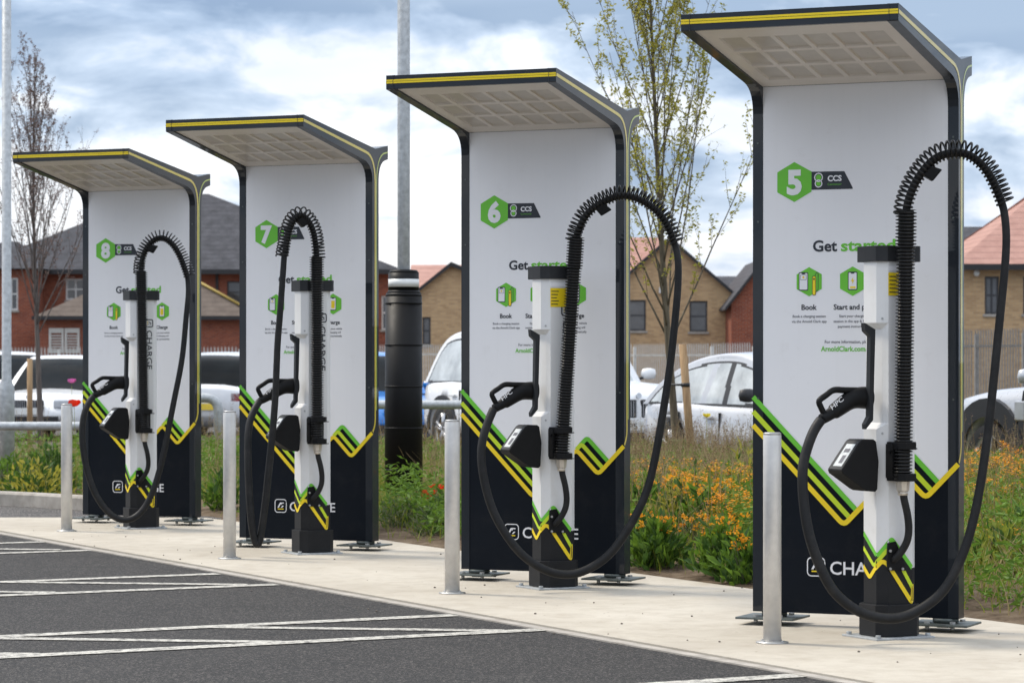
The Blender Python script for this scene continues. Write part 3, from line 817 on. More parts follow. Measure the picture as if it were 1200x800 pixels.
def corrugated(P,r,step=.0166,n=20):
    """ribbed hose along a path"""
    P=[Vector(p) for p in P]; L=[0]
    for a,b in zip(P,P[1:]): L.append(L[-1]+(b-a).length)
    pts=[];rad=[];d=0;k=0
    ph=[(0,.74),(.25,.74),(.42,1.0),(.70,1.0),(.86,.74)]
    while d<L[-1]:
        for f_,rr in ph:
            dd=d+f_*step
            if dd>L[-1]: break
            i=max(j for j in range(len(L)) if L[j]<=dd); i=min(i,len(P)-2)
            pts.append(P[i].lerp(P[i+1],(dd-L[i])/(L[i+1]-L[i]))); rad.append(r(dd/L[-1])*rr)
        d+=step
    mb=MB(); mb.tube(pts,rad,n); return mb
cables={
5:dict(c=(1.836,14.10),hose=[(1058,562),(1058,480),(1058.5,400),(1060,330),(1061.5,280),(1062,246)],
  arch=[(1062,246),(1066,230),(1073.5,212),(1085.5,195.5),(1097.5,184.5),(1111,180),(1126,179),(1139.5,183.5),(1154.5,197),(1165,215),(1174,238)],
  loop=[(1177,250),(1179.5,275),(1178,310),(1174,350),(1169,400),(1163,460),(1156,520),(1147,580),(1138,620),(1128,650),(1114,680),(1098,700),(1078,714),(1058,723),(1036,724.4),(1016,720),(996,710),(976,692),(962,666),(950,634),(944,604),(941,575),(941,550),(943.5,535),(949.5,515.5),(956,501),(963,491)]),
6:dict(c=(.245,17.14),hose=[(661.5,537),(663,497),(665,430),(670.6,370),(673.5,310),(675,278)],
  arch=[(676,277),(681,262),(690,248),(704,238),(720,231),(732,229),(748,233),(764,242),(776,254),(784,268),(790,284)],
  loop=[(793,294),(795,310),(794.5,335),(792.5,360),(786.5,420),(777.5,480),(763,561),(747,600),(727.5,633),(708,655.5),(682,670),(662.5,673),(640,668.5),(614,652),(594,626),(578,594),(569,551.5),(570,522),(579,497),(586,484)]),
7:dict(c=(-1.390,20.18),hose=[(370,520),(369.4,489),(369.4,420),(370,360),(371,320),(371.2,301)],
  arch=[(371,300.5),(370,288),(368,274),(363.5,262),(357,254),(351,252),(344.5,256.5),(339.5,266),(336.5,279),(334.5,292),(333,300)],
  loop=[(332.5,308),(330.5,335),(328,370),(325,404),(323.5,450),(320.5,495),(316,540),(311.5,585),(306.5,622),(302,640),(298,628),(295.6,600),(294.4,555),(295,516),(298.6,495),(306,481),(312,474)]),
8:dict(c=(-2.969,23.19),hose=[(163.3,510),(162.9,480),(163.7,420),(164.8,380),(165.3,345),(165.3,317)],
  arch=[(165.3,316),(166.4,305),(169.8,294),(176.5,284),(185.5,278.5),(194.5,279.5),(203.5,287),(211.4,300.5),(217,316),(219.2,323)],
  loop=[(220.4,332),(220.8,345.5),(218,372.5),(213.8,420),(205.5,461),(198.6,497),(190.4,538),(178,579.5),(164.3,601.5),(147.8,609.8),(131.3,604),(114.8,582),(105,552),(100.5,519),(102.4,491.5),(110,474),(117,466)])}
plabel={5:'white charging pedestal in front of sign 5, its black cable looping low to the right',6:'white charging pedestal in front of sign 6 with yellow warning sticker beside the ribbed hose',
 7:'white charging pedestal before sign 7, cable hanging in a narrow loop to the left',8:'white charging pedestal in front of sign 8, smallest and farthest left of the row'}
conn_end=cpt(962,492)
for num in (5,6,7,8):
    d=cables[num]; c=d['c']; t=empty('charging_pedestal',(c[0],c[1],.012),PRZ,plabel[num],'charger','charging pedestals in front of the sign panels')
    cached('pcol',p_column,'column',[M['pedwhite'],M['peddark']],t)
    cached('pst',p_stripes,'zigzag_stripes',[M['green'],M['lime'],M['yellow']],t)
    cached('ppl',p_plinth,'plinth',M['peddark'],t,.003)
    cached('ppt',p_plate,'base_plate',M['galv'],t,.002)
    cached('pcp',p_cap,'cap',M['greyplastic'],t,.002)
    cached('pho',p_holster,'holster',M['greyplastic'],t,.002)
    cn=cached('pcn',p_connector,'connector',M['blackplastic'],t)
    cached('phd',p_handle,'handle',M['blackplastic'],cn); cached('phc',p_hpc,'lettering',M['wprint'],cn)
    tm=cached('ptm',p_terminal,'payment_terminal',M['blackplastic'],t,.004)
    cached('psc',p_screen,'screen',[M['greyplastic'],M['screen'],M['ink_soft']],tm)
    cached('pvt',p_vtext,'charge_lettering',[M['ink'],M['yellow']],t); cached('pem',p_emblem,'emblem',[M['ink'],M['yellow']],t)
    if num in (5,6): cached('plb',p_label,'warning_sticker',[M['yellow'],M['ink'],M['wprint']],t)
    cached('psw',p_screws,'screw',M['steelcap'],t)
    cached('pg',p_gland,'cable_gland',M['brass'],t)
    cached('pin',p_inlet,'inlet_plate',[M['blackplastic'],M['steelcap']],t); cached('psu',p_supply,'supply_cable',M['rubber'],t)
    br=cached('pbr',p_bracket,'hose_bracket',M['blackplastic'],t)
    for py in (522,559): cached(('pcl',py),p_clamp(py),'clamp',M['blackplastic'],br,.003)
    # hose, from just below the lower clamp to the arch
    inv=Matrix.Translation((c[0],c[1],.012))@Matrix.Rotation(PRZ,4,'Z'); inv=inv.inverted()
    zc0=Vector((HOSEX,HY_,zof(563)))
    hp=[]
    for (px,py) in d['hose']:
        lx,z=toloc(px,py,HY_,c); hp.append(Vector((lx,HY_,z)))
    # anchor the foot of the hose at the gland
    sh=zc0-hp[0]
    hp=[zc0.lerp(hp[-1],i/7) for i in range(8)]
    hp=catmull(hp,6)
    ln=sum((a-b).length for a,b in zip(hp,hp[1:]))
    corrugated(hp,lambda q:.0455 if q<.86 else .051).build('corrugated_hose',M['hose'],t)
    # arch and loop
    zs=c[1]-.15
    dzs={5:(-.15,-.16,-.34,-.20),6:(-.15,-.16,-.34,-.20),7:(-.15,-.32,-.40,-.20),8:(-.15,-.16,-.34,-.20)}[num]
    def loc_at(px,py,dz):
        return inv@at(px,py,c[1]+dz)
    ar=[loc_at(px,py,dzs[0]+(dzs[1]-dzs[0])*i/(len(d['arch'])-1)) for i,(px,py) in enumerate(d['arch'])]
    ar[0]=hp[-1].copy(); 
    n=len(d['loop']); lp=[]
    for i,(px,py) in enumerate(d['loop'][:-1]):
        q=i/(n-1); dz=dzs[1]+(dzs[2]-dzs[1])*min(1,q*1.6) if q<.72 else dzs[2]+(dzs[3]-dzs[2])*((q-.72)/.28)
        lp.append(loc_at(px,py,dz))
    err=conn_end-loc_at(*d['loop'][-1],dzs[3])
    for k in range(1,7):
        lp[-k]=lp[-k]+err*(1-k/7.)
    lp.append(conn_end.copy())
    # inside the hose a little way, so the cable grows out of it
    allp=[hp[-1]+(hp[-5]-hp[-1])*.5]+ar+lp
    AP=smooth_path(catmull(allp,6),8)
    AP[-1]=conn_end+ (conn_end-AP[-3])*.0
    m=len(AP); rad=[.0195+.0055*min(1,max(0,(i/m-.35)*3)) for i in range(m)]
    mb=MB(); mb.tube(AP,rad,14); cb=mb.build('charging_cable',M['rubber'],t)
    # spring round the arch
    na=(len(ar))*6+2; S=AP[4:na]; L=[0]
    for a,b in zip(S,S[1:]): L.append(L[-1]+(b-a).length)
    tot=L[-1]; turns=int(tot/.0215); up=None; pts=[]; K=14
    T0=(S[1]-S[0]).normalized(); u=T0.orthogonal().normalized()
    ctr=sum(S,Vector())/len(S)
    fr_=[]
    for i in range(len(S)):
        Ti=(S[min(len(S)-1,i+1)]-S[max(0,i-1)]).normalized(); u=(u-Ti*u.dot(Ti)).normalized(); fr_.append((S[i],Ti,u.copy(),Ti.cross(u)))
    for k in range(turns*K+1):
        dd=tot*k/(turns*K); i=max(j for j in range(len(L)) if L[j]<=dd+1e-9); i=min(i,len(S)-2); tt=(dd-L[i])/(L[i+1]-L[i])
        p=fr_[i][0].lerp(fr_[i+1][0],tt); uu=fr_[i][2].lerp(fr_[i+1][2],tt).normalized(); ww=fr_[i][3].lerp(fr_[i+1][3],tt).normalized()
        out=(p-ctr); Tn=fr_[i][1]; out=(out-Tn*out.dot(Tn)).normalized()
        a=2*PI*k/K; pts.append(p+out*.017+(uu*math.cos(a)+ww*math.sin(a))*.0425)
    mb=MB(); mb.tube(pts,.0055,6); mb.build('spring',M['hose'],cb)
    # hanger clip below the arch
    j=len(S)*3//10 if num!=7 else len(S)*38//100
    P0,Tn=fr_[j][0],fr_[j][1]; out=(P0-ctr); out=(out-Tn*out.dot(Tn)).normalized()
    mb=MB(); sgn=1
    a_=P0-out*.012; e2=Tn.cross(out).normalized()
    def pp(x,y,z): return a_+Tn*x-out*y+e2*z
    vs=[pp(-.03,0,-.03),pp(.03,0,-.03),pp(.03,0,.03),pp(-.03,0,.03),pp(-.022,.055,-.024),pp(.050,.055,-.024),pp(.050,.055,.024),pp(-.022,.055,.024)]
    mb.add(vs,[(0,1,2,3),(7,6,5,4),(0,4,5,1),(1,5,6,2),(2,6,7,3),(3,7,4,0)]); mb.build('hanger_clip',M['blackplastic'],cb,bevel=.006)

# ------------------------------------------------------------------ bollards
bl={8:'brushed steel bollard beside sign 8 at the far left, a red poppy just above it',7:'brushed steel bollard standing left of sign 7',6:'brushed steel bollard standing left of sign 6',5:'brushed steel bollard in front of sign 5, nearest the camera'}
def b_body():
    mb=MB(); mb.lathe([(.0435,.012),(.0435,.985),(.0415,.992)],32); return mb
def b_cap():
    mb=MB(); mb.lathe([(.0428,.990),(.0428,.998),(.036,1.002)],32); return mb
def b_flange():
    mb=MB(); mb.lathe([(.078,.0),(.078,.006),(.050,.010),(.046,.013)],28); 
    for k in range(4): a=PI/4+k*PI/2; mb.cyl((.062*math.cos(a),.062*math.sin(a),.006),(.062*math.cos(a),.062*math.sin(a),.014),.006,n=6)
    return mb
for num,x,y in ((8,-3.503,22.78),(7,-1.913,19.62),(6,-.345,16.72),(5,1.24,13.80)):
    t=empty('steel_bollard',(x,y,.012),0,bl[num],'bollard','steel bollards along the kerb of the bays')
    cached('bb',b_body,'post',M['steel'],t); cached('bc',b_cap,'cap',M['steelcap'],t); cached('bf',b_flange,'flange',M['steelcap'],t)

# ------------------------------------------------------------------ lamp posts
t=empty('lamp_post',(-.965,25.8,.02),0,'tall galvanised lamp column in a black plastic sleeve between signs 7 and 6','lamp post','galvanised lamp columns')
mb=MB(); mb.lathe([(.056,0),(.056,3.2),(.053,8.0)],24,(0,0,0)); mb.build('pole',M['galv'],t)
mb=MB(); mb.lathe([(.171,-.03),(.163,1.90)],36)
for k in range(5):
    z=.36+k*.37; r_=.1715-.0042*z; mb.lathe([(r_-.004,z-.010),(r_+.0035,z-.006),(r_+.0035,z+.006),(r_-.004,z+.010)],36)
for a_,b_ in (((.163,1.90),(.155,1.93)),((.155,1.93),(.137,1.955)),((.137,1.955),(.136,2.11)),((.136,2.11),(.120,2.135)),((.120,2.135),(.07,2.14))): mb.lathe([a_,b_],36)
sl_=mb.build('protective_sleeve',M['blacksleeve'],t)
mb=MB(); mb.lathe([(.1375,1.985),(.1375,2.055)],36); mb.build('reflective_band',M['reflwhite'],sl_)
mb=MB(); mb.cyl((0,0,8.0),(0,0,8.1),.04); mb.box(-.1,.1,-.5,.1,8.08,8.16); mb.build('lantern',M['greyplastic'],t)
t=empty('lamp_post',(-5.27,30.2,.02),0,'galvanised lamp column cut by the left edge of the photo','lamp post','galvanised lamp columns')
mb=MB(); mb.lathe([(.083,0),(.083,1.02),(.076,1.06),(.050,1.14),(.045,8.0)],24); mb.build('pole',M['galv'],t)
mb=MB(); mb.cyl((0,0,8.0),(0,0,8.1),.04); mb.box(-.1,.1,-.5,.1,8.08,8.16); mb.build('lantern',M['greyplastic'],t)

# ------------------------------------------------------------------ barrier rails
def hoop(pts,r,label,posts=()):
    t=empty('barrier_rail',(pts[0][0],pts[0][1],0),0,label,'barrier','galvanised tube barriers by the planting bed')
    o=Vector((pts[0][0],pts[0][1],0))
    mb=MB(); P=fillet([Vector(p)-o for p in pts],.16,7); mb.tube(P,r,16); mb.build('rail',M['galv'],t)
    for q in posts:
        mb=MB(); mb.cyl(Vector((q[0],q[1],0))-o,Vector((q[0],q[1],q[2]))-o,r,n=16); mb.build('post',M['galv'],t)
p1=at(-110,499,27.6); p2=at(150,499,27.6)
hoop([(p1.x-1.5,27.9,p1.z),(p1.x,27.6,p1.z),(p2.x,27.6,p2.z),(p2.x,27.6,-.05)],.041,'low grey tube rail running left from behind sign 8',[(p1.x+.3,27.6,p1.z)])
a=at(205,466,33); b=at(256,466,33)
hoop([(a.x,33,-.05),(a.x,33,a.z),(b.x,33,b.z),(b.x,33,-.05)],.055,'grey tube hoop barrier seen between signs 8 and 7')
a=at(418,474,29.5); b=at(585,474,29.5)
hoop([(a.x,29.5,-.05),(a.x,29.5,a.z),(b.x,29.5,b.z),(b.x,29.5,-.05)],.046,'grey tube rail passing behind the black sleeved lamp column')

# ------------------------------------------------------------------ foliage builders
def blade(mb,x,y,z,h,w,lean,ang,mi,seg=3,droop=.5):
    dx,dy=math.cos(ang),math.sin(ang); px,py=-dy*w/2,dx*w/2
    rz=random.uniform(0,PI); px,py=math.cos(rz)*w/2,math.sin(rz)*w/2
    vs=[]
    for i in range(seg+1):
        t=i/seg; k=lean*t*t; ww=(1-t)*.9+.1
        zz=z+h*(t-droop*.25*t*t*lean); vs+=[(x+dx*k*h-px*ww,y+dy*k*h-py*ww,zz),(x+dx*k*h+px*ww,y+dy*k*h+py*ww,zz)]
    mb.add(vs,[(2*i,2*i+1,2*i+3,2*i+2) for i in range(seg)],mi)
def leaf(mb,p,d,n,L,Wd,mi):
    d=Vector(d).normalized(); s=d.cross(Vector(n)); 
    if s.length<1e-3: s=d.orthogonal()
    s.normalize(); p=Vector(p); n=s.cross(d)
    mb.add([p,p+d*L*.45+s*Wd/2+n*L*.08,p+d*L,p+d*L*.45-s*Wd/2+n*L*.08,],[(0,1,2),(0,2,3)],mi)
def rdir(zmin=-.3,zmax=1):
    a=random.uniform(0,2*PI); z=random.uniform(zmin,zmax); r=math.sqrt(max(0,1-z*z)); return Vector((r*math.cos(a),r*math.sin(a),z))
def inbed(x,y,m=0.12):
    p=Vector((x,y)); d=(p-fe).dot(A)
    if d<2.2+m: return False
    # behind boundary: rear kerb lines
    def side(a,b): return (b[0]-a[0])*(y-a[1])-(b[1]-a[1])*(x-a[0])
    if x>-6 and x<=6.5: 
        if y>35.1+(x+6)*(28.9-35.1)/12.5-.2: return False
    elif x>6.5:
        if y>28.9+(x-6.5)*(17.5-28.9)/17.5-.2: return False
    elif y>35.3: return False
    # front-left kerb
    if x<-2.6:
        if x>-3.3: lim=24.86+(-2.78-x)/.52*.69
        elif x>-4.72: lim=25.55+(-3.3-x)/1.42*1.55
        elif x>-9: lim=27.1+(-4.72-x)/4.28*1.9
        else: lim=29.0+(-9-x)/21*2.2
        if y<lim+.2: return False
    return True
def visible(x,y,mg=300):
    px=600+F*x/y; return -mg<px<1200+mg
def gap_weight(x,y):
    px=600+F*x/y
    w=.35
    for a,b in ((-20,100),(235,285),(440,545),(735,885),(1125,1230)):
        if a-25<px<b+25: w=1
    return w
# grass and mixed wildflower meadow
g=MB(); dry=MB(); stems=MB()
cnt=0
def clump_noise(x,y,o): return mn.noise(Vector((x*.8+o,y*.45+o*2,o)))
tries=0
while cnt<40000 and tries<400000:
    tries+=1
    x=random.uniform(-9,9.5); y=random.uniform(15,35)
    if not inbed(x,y,.15) or not visible(x,y) or random.random()>gap_weight(x,y): continue
    d=(Vector((x,y))-fe).dot(A)-2.2
    dn=clump_noise(x*1.2,y*1.6,3)
    if random.random()> .5+.9*dn and d<.9: continue
    if d<.5 and random.random()<.75: continue
    z=bedh(x,y)-.02; px=600+F*x/y
    left=px<110; 
    hs=min(1,.35+d*.28)
    h=random.uniform(.18,.50)*hs
    isdry=random.random()<(.30 if left else .20+.7*clump_noise(x,y,9))
    if isdry: h*=1.35
    if 440<px<503 and y<25.8: h=min(h,.20)
    blade(dry if isdry else g,x,y,z,h,random.uniform(.006,.012),random.uniform(.1,.75),random.uniform(0,2*PI),0,3,.6)
    cnt+=1
o=g.build('meadow_grass',M['grass_g']); tag(o,'long green grass blades filling the planting bed behind the panels','grass',kind='stuff')
o=dry.build('dry_grass',M['grass_d']); tag(o,'straw coloured dry grass mixed through the planting bed','grass',kind='stuff')
# tall feathery seed heads
mb=MB()
k=0
while k<1950:
    x=random.uniform(-7,7.5); y=random.uniform(17,34)
    if k>1500: y=random.uniform(24,33); x=gx(random.uniform(735,890),y)
    if not inbed(x,y,.6) or not visible(x,y) or random.random()>gap_weight(x,y): continue
    px=600+F*x/y
    if px<120 and random.random()<.6: k+=1; continue
    if 436<px<506 and y<25.9: k+=1; continue
    z=bedh(x,y)-.02; h=random.uniform(.38,.80) if k<=1500 else random.uniform(.40,.70); an=random.uniform(0,2*PI); ln=random.uniform(.05,.28); 
    P=[Vector((x+math.cos(an)*ln*h*t*t,y+math.sin(an)*ln*h*t*t,z+h*t)) for t in (0,.35,.7,1)]
    mb.tube(P,[.003,.0025,.002,.0012],3,0,False)
    for q in range(random.randint(8,18)):
        t=random.uniform(.68,1.02); b=P[2].lerp(P[3],(t-.7)/.3); r=rdir(.0,.9); L=random.uniform(.02,.07)*(1.15-t+.3)
        leaf(mb,b+r*L*.7,r,rdir(),random.uniform(.012,.024),random.uniform(.004,.008),1)
        if q%3==0: mb.tube([b,b+r*L],[.0012,.0008],3,0,False)
    k+=1
o=mb.build('seed_heads',[M['grass_d'],M['seed']]); tag(o,'feathery brown seed heads rising above the planting bed','grass',kind='stuff')
# broad low leaves (ground cover) and orange flowers
mb=MB(); k=0
while k<20000:
    x=random.uniform(-7.5,8); y=random.uniform(15,34)
    if not inbed(x,y,.25) or not visible(x,y) or random.random()>gap_weight(x,y): continue
    cn=clump_noise(x*1.7,y*1.7,21)
    if cn<.0 : k+=.3; continue
    d=(Vector((x,y))-fe).dot(A)-2.2
    h=random.uniform(.02,.42)*min(1,.4+d*.5); z=bedh(x,y)+h; r=rdir(-.2,.8)
    for q in range(3): leaf(mb,(x+random.uniform(-.04,.04),y+random.uniform(-.04,.04),z+random.uniform(-.04,.04)),rdir(-.3,.8),rdir(),random.uniform(.04,.09),random.uniform(.012,.028),0)
    k+=1
o=mb.build('ground_cover',M['leaf_g']); tag(o,'low leafy green ground cover across the planting bed','ground cover',kind='stuff')
def orange_drift(name,cx,cy,rx,ry,nst,hmin,hmax,label,group=None,colr='orange',seed=0):
    random.seed(seed+int(cx*100)); mb=MB(); fl=MB()
    for i in range(nst):
        a=random.uniform(0,2*PI); q=math.sqrt(random.random()); x=cx+rx*q*math.cos(a); y=cy+ry*q*math.sin(a)
        if not inbed(x,y,.15): continue
        z=bedh(x,y)-.02; h=random.uniform(hmin,hmax)*(1-.3*q); an=random.uniform(0,2*PI); l=random.uniform(.0,.25)
        top=Vector((x+math.cos(an)*l*h,y+math.sin(an)*l*h,z+h)); b=Vector((x,y,z))
        mb.tube([b,b.lerp(top,.5)+Vector((0,0,.02)),top],[.0035,.003,.002],3,0,False)
        for k in range(7):
            t=random.uniform(.08,.92); r=rdir(-.1,.7); leaf(mb,b.lerp(top,t),r,rdir(),random.uniform(.03,.065),.012,0)
        # flat head of many small florets
        R0=random.uniform(.025,.055)
        for k in range(random.randint(10,20)):
            p=top+Vector((random.gauss(0,R0*.55),random.gauss(0,R0*.55),random.uniform(-.03,.012)))
            leaf(fl,p,rdir(-.1,.5),Vector((0,0,1)),random.uniform(.012,.022),random.uniform(.010,.016),0)
            leaf(fl,p,rdir(-.1,.5),Vector((0,0,1)),random.uniform(.012,.022),random.uniform(.010,.016),0)
    t=empty(name,(cx,cy,0),0,label,'flowers',group)
    for b_,nm,m in ((mb,'stems',M['grass_g']),(fl,'blossom',M[colr])):
        b_.v=[(v[0]-cx,v[1]-cy,v[2]) for v in b_.v]; b_.build(nm,m,t)
OG='orange flowering clumps in the planting bed'
for (px,Z,rx,ry,n,h0,h1,lab) in [
 (775,21.5,.28,.6,50,.38,.62,'orange wildflower clump just right of sign 6, beside the stake of the tree'),
 (800,23.5,.36,.8,45,.35,.60,'orange wildflower clump at the foot of the staked tree'),
 (850,21.0,.28,.6,62,.42,.68,'tall orange wildflower clump left of sign 5'),
 (865,19.0,.25,.4,42,.34,.54,'orange wildflower clump close to the left edge of sign 5, low by the concrete'),
 (1150,21.0,.32,.8,62,.5,.72,'orange wildflower clump right of sign 5 below the car wheel'),
 (1192,23.0,.34,.8,62,.5,.75,'orange wildflower clump at the right edge of the photo'),
 (1160,17.7,.16,.3,24,.22,.36,'small russet flower tuft low in the grass right of sign 5')]:
    orange_drift('wildflower_clump',gx(px,Z),Z,rx,ry,n,h0,h1,lab,OG)
random.seed(11)
def bushy(name,px,Z,r,h,n,mat,label,cat='plant',Lf=(.05,.10),wd=(.014,.028),group=None,extra=None):
    cx=gx(px,Z); mb=MB(); z0=bedh(cx,Z)-.02
    for i in range(n):
        a=random.uniform(0,2*PI); q=random.random()**.6; hh=random.random()
        rr=r*q*(.55+.6*math.sin(PI*min(1,hh*.9+.1))); lump=1+.45*mn.noise(Vector((math.cos(a)*1.6+cx*5,math.sin(a)*1.6,hh*2.5)))+.25*math.sin(a*3+cx*7)
        p=Vector((rr*math.cos(a)*lump,rr*math.sin(a)*lump,z0+h*hh*(1-.35*q)*(1+.55*mn.noise(Vector((math.cos(a)*2+cx*3,math.sin(a)*2,1))))))
        out=Vector((p.x,p.y,.25*h+.1)).normalized(); d=(out+rdir(-.4,.9)*.9).normalized()
        leaf(mb,p,d,rdir(.2,1),random.uniform(*Lf)*random.uniform(.6,1.2),random.uniform(*wd),1 if random.random()<.35 else 0)
    st=MB()
    for i in range(22):
        a=random.uniform(0,2*PI); q=random.uniform(.2,.9)*r; st.tube([(q*.3*math.cos(a),q*.3*math.sin(a),z0),(q*math.cos(a),q*math.sin(a),z0+h*random.uniform(.6,1))],[.004,.002],4,0,False)
    t=empty(name,(cx,Z,0),0,label,cat,group); mb.build('leaves',[mat,M['leaf_d'] if mat is not M['leaf_d'] else M['leaf_g']],t); st.build('stems',M['stemg'],t)
    if extra:
        fl=MB()
        for i in range(extra[1]):
            a=random.uniform(0,2*PI); q=math.sqrt(random.random())*r*.8; p=Vector((q*math.cos(a),q*math.sin(a),z0+h*random.uniform(.75,1.15)))
            for k in range(6): leaf(fl,p+rdir()*.012,rdir(),rdir(),.022,.014,0)
        fl.build('blossom',extra[0],t)
BG='leafy green perennials along the back of the concrete'
for (px,Z,r,h,n,m,lab) in [
 (770,18.55,.17,.30,900,'leaf_g','leafy green perennial right of sign 6, lowest in front of the orange flowers'),
 (752,19.3,.15,.27,500,'leaf_d','dark green plant touching the right edge of sign 6'),
 (850,17.9,.20,.33,1000,'leaf_g','wide leafy green perennial beside the left edge of sign 5'),
 (874,17.5,.15,.28,600,'leaf_g','bright green plant half hidden behind the left edge of sign 5'),
 (815,19.4,.14,.24,420,'stemg','grey green tufted plant between two leafy perennials'),
 (795,20.3,.24,.42,900,'leaf_y','yellow green leafy plant behind the lowest plants right of sign 6'),
 (835,20.0,.22,.40,800,'leaf_g','mid green plant among the orange flowers left of sign 5'),
 (760,20.9,.22,.46,700,'leaf_g','tall green plant behind the right edge of sign 6'),
 (815,22.4,.26,.46,800,'grass_g','pale green bushy plant below the stake of the leafy tree'),
 (872,21.8,.22,.50,700,'leaf_y','yellow leafed plant at the left edge of sign 5 behind the orange clump'),
 (1150,19.6,.22,.42,700,'leaf_y','yellow green plant right of sign 5 below the orange flowers'),
 (45,27.9,.30,.40,800,'leaf_y','yellow green plant behind the far kerb left of the bollard'),
 (1170,17.2,.20,.30,650,'grass_g','grassy green tuft right of sign 5 by the cable loop'),
 (1195,18.3,.22,.36,700,'leaf_g','green plant at the right edge of the photo above bare soil'),
 (60,29.2,.26,.50,1100,'leaf_d','dark green shrub behind the bollard by sign 8'),
 (15,29.8,.30,.40,700,'leaf_g','yellow green plant beside the lamp column at the left edge'),
 (262,25.5,.17,.36,600,'leaf_g','small green plant between signs 8 and 7'),
 (530,22.3,.17,.30,500,'leaf_d','dark green plant beside the bollard left of sign 6'),
 (470,22.6,.24,.24,800,'stemg','grey green lavender mound in front of the black sleeved column'),
 (505,22.0,.16,.22,500,'stemg','small sage coloured tuft right of the lavender mound')]:
    bushy('leafy_plant',px,Z,r,h,int(n*.62),M[m],lab,group=BG,Lf=(.055,.12) if m!='stemg' else (.05,.11),wd=(.022,.044) if m!='stemg' else (.004,.008),extra=(M['orange'],26) if 745<px<900 and Z<20.5 else None)
# lavender spikes
random.seed(4)
def poppy(px,Z,py,label,mat='poppy',cat='flower',name='poppy',s=1):
    p=at(px,py,Z); zb_=bedh(p.x,p.y); t=empty(name,(p.x,p.y,0),0,label,cat,'single bright flowers among the grass')
    mb=MB(); mb.tube([(.03,0,zb_-.02),(.01,0,(zb_+p.z)/2),(0,0,p.z-.01)],[.003,.0025,.002],5); mb.build('stem',M['grass_g'],t)
    mb=MB()
    for k in range(5):
        a=k*2*PI/5+random.random(); d=Vector((math.cos(a),math.sin(a),1.1)).normalized(); sd=Vector((-math.sin(a),math.cos(a),0)); c0=Vector((0,0,p.z-.012)); R0=.050*s
        rowsv=[]
        dr=Vector((math.cos(a),math.sin(a),0))
        for r_,w_ in ((.0,.006),(.35,.026),(.7,.042),(1.0,.036)):
            for q in (-1,0,1): rowsv.append(c0+dr*R0*math.sin(r_*1.9)*.95+Vector((0,0,R0*1.15*r_**1.7+random.uniform(-.005,.005)-abs(q)*.004))+sd*q*w_*s)
        mb.add(rowsv,[(r*3+q,r*3+q+1,(r+1)*3+q+1,(r+1)*3+q) for r in range(3) for q in range(2)],0,True)
    mb.build('petals',M[mat],t)
    mb=MB(); mb.lathe([(.004,p.z-.01),(.009,p.z),(.004,p.z+.008)],8); mb.build('flower_centre',M['ink'],t)
poppy(510,23.2,575,'upper right of two red poppies right of the black sleeved column',s=1.15)
poppy(502,23.3,581,'lower left of two red poppies right of the black sleeved column',s=1.1)
poppy(87,26.8,474,'red poppy just above the bollard by sign 8',s=1.0)
poppy(84,31,447,'pink flower head above the red poppy near sign 8','pink',name='pink_flower',s=.75)
poppy(828,26.5,487,'yellow flower on a tall stem before the silver saloon','yflower',name='yellow_flower',s=.6)

